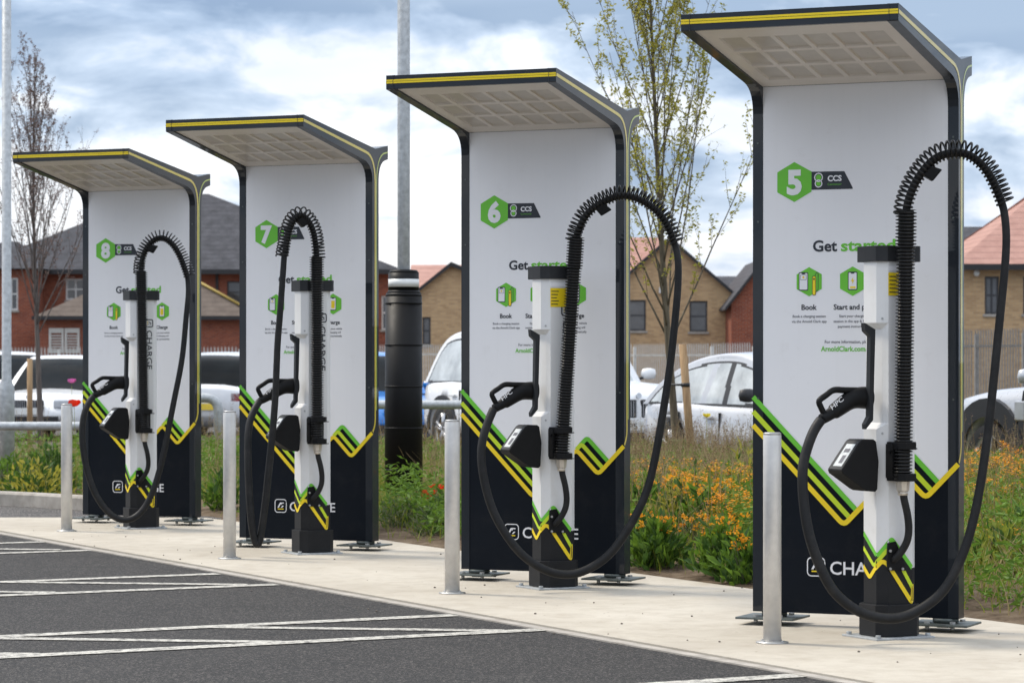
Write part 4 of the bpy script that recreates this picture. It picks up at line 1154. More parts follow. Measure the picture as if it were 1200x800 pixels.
# ------------------------------------------------------------------ trees
def tree(name,base,H_,r0,nprim,z1,spread,leafy,label,seed,mat,leafmats,lean=(0,0),zlow=1.5,curve=1.0,nleaf=1.0,subn=7):
    random.seed(seed); t=empty(name,base,0,label,'tree'); tr=MB(); br=MB(); lf=MB()
    trunk=[]
    N=12
    for i in range(N+1):
        q=i/N; trunk.append(Vector((lean[0]*q+.03*math.sin(q*5+seed),lean[1]*q+.03*math.cos(q*4),H_*q)))
    tr.tube(trunk,[max(.006,r0*(1-.93*(i/N)**.8)) for i in range(N+1)],10)
    def tp(z):
        q=max(0,min(.999,z/H_))*N; i=int(q); return trunk[i].lerp(trunk[i+1],q-i)
    for k in range(nprim):
        q=(k+random.random()*.6)/nprim; z=zlow+(H_*.86-zlow)*q**1.15; a=k*2.399+random.uniform(-.4,.4)
        L=(z1*(1-.72*q)+.25)*random.uniform(.75,1.15); tilt=spread*random.uniform(.75,1.3)*(1-.35*q)
        p=tp(z); d=Vector((math.cos(a)*math.sin(tilt),math.sin(a)*math.sin(tilt),math.cos(tilt))); pts=[p]; n=7
        for i in range(n):
            d=(d+Vector((0,0,.07*curve))+rdir(-1,1)*.055).normalized(); pts.append(pts[-1]+d*L/n)
        rb=max(.005,r0*.24*(1-.6*q)); br.tube(pts,[max(.0022,rb*(1-.85*i/n)) for i in range(n+1)],6)
        for j in range(subn):
            f_=.18+.8*(j+random.random())/subn; i=min(n-1,int(f_*n)); p2=pts[i].lerp(pts[i+1],f_*n-i)
            d2=(d*.8+rdir(-.5,.9)*.75+Vector((0,0,.25))).normalized(); L2=L*random.uniform(.14,.36)*(1.15-f_*.5); q2=[p2]
            for m in range(4):
                d2=(d2+Vector((0,0,.08))+rdir(-1,1)*.12).normalized(); q2.append(q2[-1]+d2*L2/4)
            br.tube(q2,[.0042,.0034,.0026,.0018,.0012],4)
            nn=int(leafy*nleaf*random.uniform(.3,1.5))
            for m in range(nn):
                s_=random.uniform(.1,1.02)*4; ii=min(3,int(s_)); b=q2[ii].lerp(q2[ii+1],min(1,s_-ii))
                for _ in range(random.choice((1,2,3))):
                    r=(rdir(-.8,.8)); leaf(lf,b+r*.008,r,rdir(),*( (random.uniform(.028,.055),random.uniform(.014,.026)) if len(leafmats)==1 and leafmats[0] is M['leaf_y'] else (random.uniform(.018,.036),random.uniform(.010,.016))),0)
            if random.random()<.6:
                d3=(d2+rdir()*.8).normalized(); b=q2[2]; e=b+d3*L2*.5; br.tube([b,e],[.002,.001],3)
                for m in range(nn//2):
                    r=rdir(-.8,.8); leaf(lf,b.lerp(e,random.random()),r,rdir(),.02 if leafy<5 else .04,.008 if leafy<5 else .02,0)
    tr.build('trunk',mat,t); br.build('branches',mat,t); lf.build('foliage',leafmats,t)
    return t
bx=gx(797,30)
tree('young_tree',(bx,30,.04),6.6,.050,42,2.6,.42,17,'young staked tree with thin upright branches and fresh yellow green leaves',3,M['bark'],[M['leaf_y']],lean=(-.42,.1),zlow=1.45,subn=9)
tree('young_tree',(gx(45,42),42,.0),5.8,.05,46,2.5,.40,12,'almost bare young tree with brown buds left of sign 8',8,M['bark2'],[M['bud']],lean=(-.06,0),zlow=1.7,subn=9)
# stakes
def stake(px,Z,ytop,label,tilt=0,r=.045):
    p=at(px,ytop,Z); t=empty('tree_stake',(p.x,Z,0),0,label,'stake','timber tree stakes')
    mb=MB(); mb.cyl((tilt,0,-.05),(0,0,p.z),r,n=12); mb.build('post',M['stake'],t); return t,p
t,p=stake(800,29.75,403,'round timber stake strapped to the leafy young tree',.12,.042)
mb=MB(); mb.cyl((.03,0,1.08),(.03,0,1.12),.047,n=12); mb.tube([(.03,-.03,1.10),(-.06,0,1.10),(-.17,.10,1.10),(-.17,.32,1.10),(-.05,.3,1.10),(.03,.05,1.10)],.012,5); mb.build('strap',M['cartrim'],t)
stake(35,41.3,420,'timber stake beside the bare young tree at the left',0,.04)
t=empty('tree_guard',(gx(793,29.8),29.9,.03),0,'pale green plastic guard wrapped round the foot of the leafy tree','tree guard')
mb=MB(); 
for k in range(10):
    z0=.0+k*.05; mb.lathe([(.075,z0),(.072,z0+.045),(.075,z0+.05)],16,(0,.1,0))
mb.build('wrap',M['guard'],t)

# ------------------------------------------------------------------ houses
def wall_box(mb,x0,x1,y0,y1,z0,z1): mb.box(x0,x1,y0,y1,z0,z1)
def window(parent,x0,x1,z0,z1,y,frame,pane,bars=1,name='window',rz=0,sillm=None):
    wl_=[c for c in parent.children if 'wall' in c.name and 'lamp' not in c.name][-1 if y<-1 else 0]
    cb=MB(); cb.box(x0,x1,y-.3,y+.14,z0,z1); cu=cb.build('cutter',frame); cu.parent=parent
    bo=wl_.modifiers.new('b','BOOLEAN'); bo.object=cu; bo.operation='DIFFERENCE'; bo.solver='EXACT'
    bpy.context.view_layer.update(); dg=bpy.context.evaluated_depsgraph_get(); me=bpy.data.meshes.new_from_object(wl_.evaluated_get(dg)); wl_.modifiers.clear(); wl_.data=me
    bpy.data.objects.remove(cu)
    y0_=y; y=y+.135
    mb=MB(); fw=.07
    mb.box(x0,x1,y-.05,y-.004,z0,z0+fw); mb.box(x0,x1,y-.05,y-.004,z1-fw,z1); mb.box(x0,x0+fw,y-.05,y-.004,z0+fw,z1-fw); mb.box(x1-fw,x1,y-.05,y-.004,z0+fw,z1-fw)
    if bars>=1: zc=(z0+z1)/2; mb.box(x0+fw,x1-fw,y-.045,y-.008,zc-.03,zc+.03)
    if bars>=2: xc=(x0+x1)/2; mb.box(xc-.03,xc+.03,y-.047,y-.006,z0+fw,z1-fw)
    w=mb.build(name,frame,parent); g_=MB(); g_.box(x0+fw,x1-fw,y-.03,y-.003,z0+fw,z1-fw); g_.build('pane',pane,w)
    s_=MB(); s_.box(x0-.06,x1+.06,y0_-.07,y0_-.002,z0-.09,z0-.002); s_.build('sill',sillm or M['kerb'],w); return w
def gable_house(name,px,Z,w,dpt,eave,ridge,wallm,roofm,label,rz=0,wins=(),frame='darkframe',gable=True,over=.25,group=None,ground=-.05,apex=.5):
    """gable end towards the camera when gable=True, otherwise eaves side towards the camera"""
    x=gx(px,Z); t=empty(name,(x,Z,ground),rz,label,'house',group)
    mb=MB(); a=w*apex
    if gable:
        prof=[(0,0),(w,0),(w,eave),(a,ridge),(0,eave)]; mb.prism(prof,0,dpt,'y'); mb.build('wall',wallm,t)
        rf=MB()
        th=.07
        for (p,q,sg) in (((a,ridge),(-over,eave-(ridge-eave)/a*over),-1),((a,ridge),(w+over,eave-(ridge-eave)/(w-a)*over),1)):
            poly=[(p[0],p[1]+.005),(q[0],q[1]+.005),(q[0],q[1]+th),(p[0],p[1]+th+.03)]
            if sg>0: poly=poly[::-1]
            rf.prism(poly,-.18,dpt+.2,'y')
        r=rf.build('roof',roofm,t)
        vg=MB()
        for (p,q) in (((a,ridge),(-over,eave-(ridge-eave)/a*over)),((a,ridge),(w+over,eave-(ridge-eave)/(w-a)*over))):
            poly=[(p[0],p[1]-.05),(q[0],q[1]-.05),(q[0],q[1]+th+.02),(p[0],p[1]+th+.05)]
            vg.prism(poly,-.24,-.185,'y')
        vg.build('verge',M['fasciadark'],r)
    else:
        prof=[(0,0),(dpt,0),(dpt,eave),(dpt/2,ridge),(0,eave)]; mb.prism(prof,0,w,'x'); mb.build('wall',wallm,t)
        rf=MB(); th=.16; sl2=(ridge-eave)/(dpt/2)
        rf.prism([(dpt/2,ridge+.005),(-over,eave-sl2*over+.005),(-over,eave-sl2*over+th),(dpt/2,ridge+th+.03)],-.2,w+.2,'x')
        rf.prism([(dpt/2,ridge+.005),(dpt/2,ridge+th+.03),(dpt+over,eave-sl2*over+th),(dpt+over,eave-sl2*over+.005)],-.2,w+.2,'x')
        r=rf.build('roof',roofm,t)
        gt=MB(); gt.box(-.2,w+.2,-over-.13,-over-.005,eave-sl2*over-.06,eave-sl2*over+.10); gt.build('gutter',M['fasciadark'],r)
    for (u0,u1,z0,z1,bars) in wins: window(t,u0,u1,z0,z1,0,M[frame],M['pane'],bars)
    return t
# left red brick house: hipped roof
def zat(py,Z): return H-(py-HY)*Z/F
ZL=126
t=empty('brick_house',(gx(-30,ZL),ZL,-.05),0,'large red brick house with hipped grey tiled roof behind signs 8 and 7','house')
wl=(gx(462,ZL)-gx(-30,ZL)); ev=zat(316,ZL); 
mb=MB(); mb.box(0,wl,0,9,0,ev); 
mb.build('wall',M['redbrick'],t)
rd=MB(); o_=.5; apx0=gx(170,ZL)-gx(-30,ZL); apx1=gx(232,ZL)-gx(-30,ZL); rz_=zat(226,ZL+4.5)
V=[(-o_,-o_,ev),(wl+o_,-o_,ev),(wl+o_,9+o_,ev),(-o_,9+o_,ev),(apx0,4.5,rz_),(apx1,4.5,rz_)]
rd.add(V,[(0,1,5,4),(1,2,5),(2,3,4,5),(3,0,4),(3,2,1,0)]); r=rd.build('roof',M['slate'],t)
gt=MB(); gt.box(-o_,wl+o_,-o_-.14,-o_-.005,ev-.16,ev+.05); gt.build('gutter',M['fasciadark'],r)
def lx(px,Z=ZL): return gx(px,Z)-gx(-30,ZL)
window(t,lx(77),lx(100),zat(350,ZL),zat(325,ZL),0,M['whitetrim'],M['pane'],2)
window(t,lx(11),lx(20),zat(362,ZL),zat(324,ZL),0,M['whitetrim'],M['pane'],1)
window(t,lx(266),lx(286),zat(354,ZL),zat(328,ZL),0,M['darkframe'],M['pane'],1)
window(t,lx(447),lx(456),zat(385,ZL),zat(345,ZL),0,M['whitetrim'],M['pane'],1)
mb=MB(); mb.box(lx(253),lx(256),-.12,-.01,0,ev); mb.build('downpipe',M['fasciadark'],t)
# forward wing with its own hipped roof (left gable seen over the slope)
wg=MB(); x0,x1=lx(-30),lx(52); wg.box(x0-.05,x1,-2.2,-.01,0,ev-.02); w_=wg.build('wing_wall',M['redbrick'],t)
rw=MB(); 
V=[(x0-.5,-2.7,ev+.02),(x1+.4,-2.7,ev+.02),(x1+.4,1.5,ev+.02),(x0-.5,1.5,ev+.02),((x0+x1)/2,-.9,ev+1.3),((x0+x1)/2,2.4,ev+1.35)]
rw.add(V,[(0,1,4),(1,2,5,4),(3,0,4,5)]); rw.build('wing_roof',M['slate'],t)
window(t,lx(12,ZL-2.2),lx(21,ZL-2.2),zat(362,ZL-2.2),zat(324,ZL-2.2),-2.21,M['whitetrim'],M['pane'],1)
# porch / outbuilding in front: brown hipped roof with yellow ridge strip
ZP=121
t=empty('brick_outbuilding',(gx(45,ZP),ZP,-.05),0,'low red brick outbuilding with brown tiled roof and louvred doors','outbuilding')
wl=gx(300,ZP)-gx(45,ZP); ev=zat(370,ZP); rz_=zat(318,ZP+2)
mb=MB(); mb.box(0,wl,0,3.5,0,ev); mb.build('wall',M['redbrick'],t)
rd=MB(); V=[(-.2,-.4,ev),(wl+.2,-.4,ev),(wl+.2,3.7,ev),(-.2,3.7,ev),(gx(150,ZP)-gx(45,ZP),1.8,rz_),(gx(205,ZP)-gx(45,ZP),1.8,rz_)]
rd.add(V,[(0,1,5,4),(1,2,5),(2,3,4,5),(3,0,4),(3,2,1,0)]); r=rd.build('roof',M['browntile'],t)
a=Vector(V[5]); b=Vector(V[1]); mb=MB(); mb.tube([a+Vector((0,-.05,.05)),b+Vector((0,-.05,.05))],.06,6); mb.build('hip_strip',M['yellowtrim'],r)
mb=MB(); mb.box(-.2,wl+.2,-.5,-.41,ev-.12,ev+.04); mb.build('gutter',M['fasciadark'],r)
x0=gx(57,ZP)-gx(45,ZP); x1=gx(94,ZP)-gx(45,ZP); z0,z1=zat(412,ZP),zat(383,ZP)
for k in range(2):
    a=x0+(x1-x0)*k/2+.02; b=x0+(x1-x0)*(k+1)/2-.02
    mb=MB(); mb.box(a,a+.09,-.08,-.01,z0,z1); mb.box(b-.09,b,-.08,-.01,z0,z1); mb.box(a+.09,b-.09,-.08,-.01,z1-.2,z1); mb.box(a+.09,b-.09,-.08,-.01,z0,z0+.1)
    for j in range(6):
        zz=z0+.12+j*(z1-z0-.34)/6; mb.box(a+.09,b-.09,-.06,-.01,zz,zz+.05)
    mb.build('louvred_door',M['louvre'],t)
# small tan gable house in the middle
Zc=112
t=gable_house('brick_house',492,Zc,gx(600,Zc)-gx(492,Zc),8,zat(338,Zc),zat(309,Zc),M['tanbrick'],M['pinktile'],'tan brick house with pink tiled roof, seen between the black column and sign 6',0,[(-.0+.1,.42,zat(402,Zc),zat(370,Zc),1)],apex=.34)
# long pink slope running left from it
t=gable_house('brick_house',484,Zc+6,gx(600,Zc+6)-gx(484,Zc+6),7,zat(340,Zc+6),zat(311,Zc+6),M['tanbrick'],M['pinktile'],'pink roofed house standing just behind the middle tan gable',0,[],gable=False)
# tan gable house between signs 6 and 5
Zg=113
x0=gx(712,Zg); w_=gx(857,Zg)-x0
t=gable_house('brick_house',712,Zg,w_,9,zat(341,Zg),zat(279,Zg),M['tanbrick'],M['pinktile'],'tan brick gable end with two dark windows behind the leafy tree',math.radians(0),
  [(gx(735,Zg)-x0,gx(757,Zg)-x0,zat(386,Zg),zat(350,Zg),1),(gx(808,Zg)-x0,gx(829,Zg)-x0,zat(387,Zg),zat(351,Zg),1)])
mb=MB(); q=gx(775,Zg)-x0; mb.box(q-.09,q+.09,-.16,-.01,zat(342,Zg),zat(335,Zg)); mb.build('wall_lamp',M['whitetrim'],t)
# its long left roof slope
t=gable_house('brick_house',690,Zg+5,gx(775,Zg+5)-gx(690,Zg+5),8,zat(338,Zg+5),zat(281,Zg+8),M['tanbrick'],M['pinktile'],'pink tiled roof slope rising behind the tan gable, left of its peak',0,[],gable=False)
# slate roof and red house
t=gable_house('brick_house',838,Zg+9,gx(905,Zg+9)-gx(838,Zg+9),7,zat(378,Zg+9),zat(327,Zg+12),M['redbrick'],M['slate'],'house with dark slate roof left of the red gable by sign 5',0,[],gable=False)
x0=gx(857,Zg-3)
t=gable_house('brick_house',857,Zg-3,gx(935,Zg-3)-x0,9,zat(352,Zg-3),zat(303,Zg-3),M['redbrick'],M['slate'],'red brick gable house half hidden behind the left edge of sign 5',0,[(1.2,2.0,2.2,3.4,1)])
# right tan house, eaves side
Zr=92
x0=gx(1128,Zr)
t=empty('brick_house',(x0,Zr,-.05),0,'tan brick house with pink tiled roof at the right edge of the photo','house')
wl=gx(1330,Zr)-x0; ev=zat(309,Zr); rz_=zat(222,Zr+4)
mb=MB(); mb.box(0,wl,0,8,0,ev); mb.build('wall',M['tanbrick'],t)
rd=MB(); V=[(-.3,-.35,ev),(wl+.3,-.35,ev),(wl+.3,8.3,ev),(-.3,8.3,ev),(3.1,4,rz_),(wl-2.5,4,rz_)]
rd.add(V,[(0,1,5,4),(1,2,5),(2,3,4,5),(3,0,4),(3,2,1,0)]); r=rd.build('roof',M['pinktile'],t)
mb=MB(); mb.box(-.3,wl+.3,-.5,-.36,ev-.16,ev+.03); mb.build('gutter',M['fasciadark'],r)
window(t,gx(1154,Zr)-x0,gx(1171,Zr)-x0,zat(366,Zr),zat(322,Zr),0,M['darkframe'],M['pane'],2)
window(t,gx(1199,Zr)-x0,gx(1216,Zr)-x0,zat(366,Zr),zat(322,Zr),0,M['darkframe'],M['pane'],2)
mb=MB(); q=gx(1144,Zr)-x0; mb.lathe([(.05,-.1),(.10,-.02),(.08,.06),(.03,.10)],12,(q,-.11,zat(320,Zr)+.05)); mb.build('wall_lamp',M['whitetrim'],t)
t=gable_house('brick_house',1085,Zr+14,gx(1215,Zr+14)-gx(1085,Zr+14),8,zat(330,Zr+14),zat(270,Zr+18),M['redbrick'],M['slate'],'dark slate roofed house standing behind the tan house at the right',0,[],gable=False)

# ------------------------------------------------------------------ palisade fence
M['palisade2']=pm('weathered_palisade',(.25,.24,.225),.6,.2,.25,9)
def fence(p0,p1,label,h=2.0,seg=2.75,pitch=.155,mk='palisade'):
    p0=Vector(p0); p1=Vector(p1); d=p1-p0; L=d.length; a=math.atan2(d.y,d.x); t=empty('palisade_fence',(p0.x,p0.y,-.03),a,label,'fence','grey palisade fences')
    n=int(L/seg)
    for i in range(n+1):
        mb=MB(); mb.box(i*seg-.05,i*seg+.05,.03,.11,0,h-.08); mb.build('post',M[mk],t)
    for i in range(n):
        mb=MB(); k=int(seg/pitch)
        mb.box(i*seg+.052,(i+1)*seg-.052,.035,.075,.32,.37); mb.box(i*seg+.052,(i+1)*seg-.052,.035,.075,h-.36,h-.31)
        for j in range(k):
            x=i*seg+.09+j*(seg-.1)/k; w=.052
            # W section pale with split splayed tip
            for (xa,xb,ya,yb) in ((x,x+w*.33,0,.018),(x+w*.33,x+w*.66,.018,.018),(x+w*.66,x+w,.018,0)):
                mb.add([(xa,ya,.05),(xb,yb,.05),(xb,yb,h-.05),(xa,ya,h-.05)],[(0,1,2,3)])
            mb.add([(x,0,h-.05),(x+w*.33,.018,h-.05),(x+w*.2,-.01,h+.03)],[(0,1,2)]); mb.add([(x+w*.66,.018,h-.05),(x+w,0,h-.05),(x+w*.8,-.01,h+.03)],[(0,1,2)])
            mb.add([(x+w*.33,.018,h-.05),(x+w*.66,.018,h-.05),(x+w*.5,.012,h+.05)],[(0,1,2)])
        mb.build('pale_panel',M[mk],t)
fence((gx(1090,63),63,0),(gx(1330,52),52,0),'grey palisade fence before the tan house at the right',mk='palisade2')
fence((gx(960,78),78.2,0),(gx(1090,63),63.2,0),'grey palisade fence section hidden behind sign 5',h=1.9)
fence((gx(700,92),92,0),(gx(960,78),78,0),'grey palisade fence in front of the tan gable house',h=1.85)
fence((gx(430,104),104,0),(gx(700,92),92.3,0),'grey palisade fence behind the black sleeved column',h=1.9)
fence((gx(0,112),112,0),(gx(430,104),104.3,0),'grey palisade fence before the red brick house at the left',h=1.85)

# ------------------------------------------------------------------ cars
def interp(tab,x):
    for (a,b) in zip(tab,tab[1:]):
        if x<=b[0]: t=(x-a[0])/(b[0]-a[0]) if b[0]>a[0] else 0; t=max(0,t); return [a[i]+(b[i]-a[i])*t for i in range(1,len(a))]
    return list(tab[-1][1:])
def car(name,pos,heading,paint,label,L=4.6,Wd=1.85,Hh=1.5,kind='saloon',plate=None,platem=None,lower=None,sideglass=None):
    """x forward, origin at ground centre; heading is a 2D direction"""
    hx,hy=heading; t=empty(name,(pos[0],pos[1],-.01),math.atan2(hy,hx),label,'car','cars parked behind the planting bed')
    hl=L/2; w=Wd/2
    suv=kind in('suv',)
    belt=.62*Hh if not suv else .62*Hh; bon=belt*(1.0 if suv else .96)
    gc=.22 if suv else .17
    # stations: x, bottom z, top z (body shoulder), half width
    if kind=='saloon':
        tab=[(-hl,.42,.80*belt,.78*w),(-hl+.06,.30,.98*belt,.90*w),(-hl+.35,gc,1.03*belt,.97*w),(-hl+1.0,gc,1.02*belt,w),(-.2,gc,1.0*belt,w),(hl-1.45,gc,.98*belt,w),(hl-.7,gc,.90*belt,.97*w),(hl-.25,.20,.80*belt,.90*w),(hl-.06,.26,.66*belt,.80*w),(hl,.36,.55*belt,.68*w)]
        cab=[(-hl+.75,.0),(-hl+1.55,1.0),(-.35,1.04),(.35,1.0),(hl-1.45,.0)]
    elif kind=='hatch':
        tab=[(-hl,.40,.90*belt,.80*w),(-hl+.06,.30,1.0*belt,.90*w),(-hl+.35,gc,1.03*belt,.97*w),(-hl+1.0,gc,1.02*belt,w),(-.2,gc,1.0*belt,w),(hl-1.2,gc,.98*belt,w),(hl-.6,gc,.90*belt,.97*w),(hl-.25,.20,.80*belt,.90*w),(hl-.06,.26,.66*belt,.80*w),(hl,.36,.55*belt,.68*w)]
        cab=[(-hl+.10,.0),(-hl+.50,.93),(-.5,1.03),(.25,1.0),(hl-1.2,.0)]
    elif kind=='coupe':
        tab=[(-hl,.40,.90*belt,.78*w),(-hl+.06,.30,1.0*belt,.88*w),(-hl+.35,gc,1.05*belt,.97*w),(-hl+1.0,gc,1.03*belt,w),(-.2,gc,1.0*belt,w),(hl-1.2,gc,.98*belt,w),(hl-.6,gc,.90*belt,.97*w),(hl-.25,.20,.80*belt,.90*w),(hl-.06,.26,.66*belt,.80*w),(hl,.36,.55*belt,.68*w)]
        cab=[(-hl+.12,.0),(-hl+.45,.50),(-hl+.95,.86),(-.55,1.02),(.1,1.0),(.6,.72),(hl-1.05,.0)]
    else:
        tab=[(-hl,.45,.88*belt,.82*w),(-hl+.06,.34,1.0*belt,.92*w),(-hl+.35,gc,1.03*belt,.98*w),(-hl+1.0,gc,1.02*belt,w),(-.2,gc,1.0*belt,w),(hl-1.5,gc,1.0*belt,w),(hl-.7,gc,.96*belt,.98*w),(hl-.22,.24,.90*belt,.92*w),(hl-.05,.30,.80*belt,.84*w),(hl,.40,.66*belt,.74*w)]
        cab=[(-hl+.12,.0),(-hl+.55,.93),(-.7,1.03),(.35,1.0),(hl-1.5,.0)]
    xs=[tab[0][0]]
    N=34
    for i in range(1,N): xs.append(-hl+L*(.5-.5*math.cos(PI*i/N)) if False else -hl+L*i/N)
    xs+= [tab[0][0]+.03,tab[-1][0]-.03,tab[-1][0]]; xs=sorted(set(xs))
    sec_=lambda b,tp,ww:[(0,b),(.80*ww,b),(.95*ww,b+.06),(.985*ww,b+.22*(tp-b)),(1.0*ww,b+.45*(tp-b)),(.985*ww,b+.66*(tp-b)),(.965*ww,b+.86*(tp-b)),(.90*ww,b+.97*(tp-b)),(.74*ww,tp+.012),(.40*ww,tp+.04),(0,tp+.05)]
    vs=[];K=None
    for x in xs:
        b,tp,ww=interp(tab,x); s=sec_(b,tp,ww); rr=[(x,-y,z) for y,z in s]+[(x,y,z) for y,z in reversed(s[1:-1])]; K=len(rr); vs+=rr
    mb=MB(); n=len(xs)
    mb.add(vs,[(i*K+k,i*K+(k+1)%K,(i+1)*K+(k+1)%K,(i+1)*K+k) for i in range(n-1) for k in range(K)]+[tuple(reversed(range(K))),tuple(range((n-1)*K,n*K))],0,True)
    body=mb.build('body',paint,t)
    # wheel arches cut through
    wr=.335 if not suv else .375; fx=hl-.86; rx=-hl+.88
    cut=MB()
    for x in (fx,rx):
        cut.cyl((x,-w-.3,wr+.01),(x,-w+.24,wr+.01),wr+.055,n=36); cut.cyl((x,w-.24,wr+.01),(x,w+.3,wr+.01),wr+.055,n=36)
    co_=cut.build('cutter',paint,t)
    bo=body.modifiers.new('b','BOOLEAN'); bo.object=co_; bo.operation='DIFFERENCE'; bo.solver='EXACT'
    bpy.context.view_layer.update(); dg=bpy.context.evaluated_depsgraph_get(); me=bpy.data.meshes.new_from_object(body.evaluated_get(dg)); body.modifiers.clear(); body.data=me
    bpy.data.objects.remove(co_)
    # cabin
    def cabin(inset,x_in,top_in):
        prof=[]
        for x,q in cab: prof.append((x,belt*.97+(Hh-belt*.97)*q))
        P=[Vector((p[0],p[1],0)) for p in prof]; P=catmull(P,24); return [(p.x,p.y) for p in P]
    cp=cabin(0,0,0)
    wb=w*.91; wt=w*.70
    def hw(z,e=0): q=(z-belt*.97)/(Hh-belt*.97); return wb+(wt-wb)*max(0,min(1,q))**1.15+e
    zb0=belt*.97; ztop=max(p[1] for p in cp)
    rowsn=26; grid=[]
    for (x,z) in cp:
        r=[(x,-hw(zb0+(z-zb0)*k/(rowsn-1)),zb0+(z-zb0)*k/(rowsn-1)) for k in range(rowsn)]
        h_=hw(z)
        r+=[(x,-h_*.97,z+.012),(x,-h_*.86,z+.024),(x,-h_*.5,z+.036),(x,0,z+.042)]
        r+=[(a,-b,c) for a,b,c in reversed(r[:-1])]; grid.append(r)
    def odist(x,z):
        best=9
        for (a,b) in zip(cp,cp[1:]):
            ax_,az=a; bx_,bz=b; dx,dz=bx_-ax_,bz-az; q=max(0,min(1,((x-ax_)*dx+(z-az)*dz)/(dx*dx+dz*dz+1e-9)))
            best=min(best,math.hypot(x-ax_-dx*q,z-az-dz*q))
        return best
    pill=[-.05,-hl+(1.45 if kind=='saloon' else 1.5)]
    gl=MB(); rf=MB(); tr_=MB(); K=len(grid[0])
    for i in range(len(grid)-1):
        for k in range(K-1):
            q=[grid[i][k],grid[i][k+1],grid[i+1][k+1],grid[i+1][k]]
            cx_=sum(v[0] for v in q)/4; cz_=sum(v[2] for v in q)/4
            side=k<rowsn-1 or k>=K-rowsn
            tgt=gl
            if side:
                od=odist(cx_,cz_)
                if od<.075: tgt=rf
                elif od<.100 or abs(cx_+.25*(cz_-belt)*.4-pill[0])<.055 or cz_<zb0+.03: tgt=tr_
                elif abs(cx_-.2*(cz_-belt)-pill[1])<.065: tgt=rf
            else:
                hi=(cp[i][1]+cp[i+1][1])/2
                edge=(k in(rowsn-1,rowsn)) or (k in (K-rowsn-1,K-rowsn-2))
                if hi>zb0+(ztop-zb0)*.90 or edge: tgt=rf
            tgt.add(q,[(0,1,2,3)],0,True)
    def weld(mb_,nm,m):
        o=mb_.build(nm,m,t); b2=bmesh.new(); b2.from_mesh(o.data); bmesh.ops.remove_doubles(b2,verts=b2.verts[:],dist=.0005); b2.to_mesh(o.data); b2.free(); return o
    weld(gl,'glass',sideglass or M['carglass']); weld(rf,'roof',paint); weld(tr_,'window_trim',M['cartrim'])
    # lower cladding
    lw=MB()
    for sg in (-1,1):
        lw.box(rx+wr+.08,fx-wr-.08,min(sg*w*.90,sg*(w+.006)),max(sg*w*.90,sg*(w+.006)),gc-.02,gc+(.46 if lower else .13))
        if lower:
            lw.prism([(fx-wr-.12,gc+.46),(fx-wr-.22,belt*.97),(-hl+1.2,belt*.97),(-hl+1.2,gc+.46)],min(sg*w*.95,sg*(w+.010)),max(sg*w*.95,sg*(w+.010)),'y')
        if suv:
            for x in (fx,rx):
                L_=arc((0,0),wr+.055,.0,PI,16); O_=arc((0,0),wr+(.24 if lower else .12),.0,PI,16); nn=len(L_)
                y0=sg*(w+.012); vs=[(x+a,y0,wr+b) for a,b in L_]+[(x+a,y0,wr+b) for a,b in O_]+[(x+a,sg*w*.93,wr+b) for a,b in O_]
                lw.add(vs,[(i,i+1,nn+i+1,nn+i) for i in range(nn-1)]+[(nn+i,nn+i+1,2*nn+i+1,2*nn+i) for i in range(nn-1)])
    lw.build('sill_trim',lower or M['cartrim'],t)
    if lower:
        for sg in (-1,1):
            m=MB(); m.box(fx-.62,fx-.46,min(sg*w*.95,sg*(w+.02)),max(sg*w*.95,sg*(w+.02)),belt*.70,belt*.88); m.build('side_vent',M['rim'],t,bevel=.015)
    # wheels
    for x in (fx,rx):
        for sg in (-1,1):
            y=sg*(w-.115); yo=sg*(w-.008)
            tw=MB(); 
            prof=[(wr*.66,-.105),(wr*.93,-.11),(wr,-.075),(wr,.075),(wr*.93,.11),(wr*.66,.105)]
            vs=[];nn=32
            for r_,o_ in prof:
                for i in range(nn): a=2*PI*i/nn; vs.append((x+r_*math.cos(a),y+o_,wr+r_*math.sin(a)))
            tw.add(vs,[(k*nn+i,k*nn+(i+1)%nn,(k+1)*nn+(i+1)%nn,(k+1)*nn+i) for k in range(len(prof)-1) for i in range(nn)],0,True)
            wh=tw.build('wheel',M['tyre'],t)
            rm=MB()
            for k in range(5):
                a=2*PI*k/5+.3
                for da in (-.16,.16):
                    rm.cyl((x,yo-sg*.02,wr),(x+wr*.64*math.cos(a+da),yo-sg*.012,wr+wr*.64*math.sin(a+da)),.028,.020,n=6)
            rm.cyl((x,yo-sg*.03,wr),(x,yo,wr),.06,n=12)
            vs=[]
            for r_,o_ in ((wr*.60,.03),(wr*.67,.0),(wr*.69,.03)):
                for i in range(nn): a=2*PI*i/nn; vs.append((x+r_*math.cos(a),yo-sg*o_,wr+r_*math.sin(a)))
            rm.add(vs,[(k*nn+i,k*nn+(i+1)%nn,(k+1)*nn+(i+1)%nn,(k+1)*nn+i) for k in range(2) for i in range(nn)],0,True)
            rm.build('rim',M['rim'],wh)
            dk=MB(); dk.cyl((x,yo-sg*.12,wr),(x,yo-sg*.06,wr),wr*.64,n=24); dk.build('brake_disc',M['cartrim'],wh)
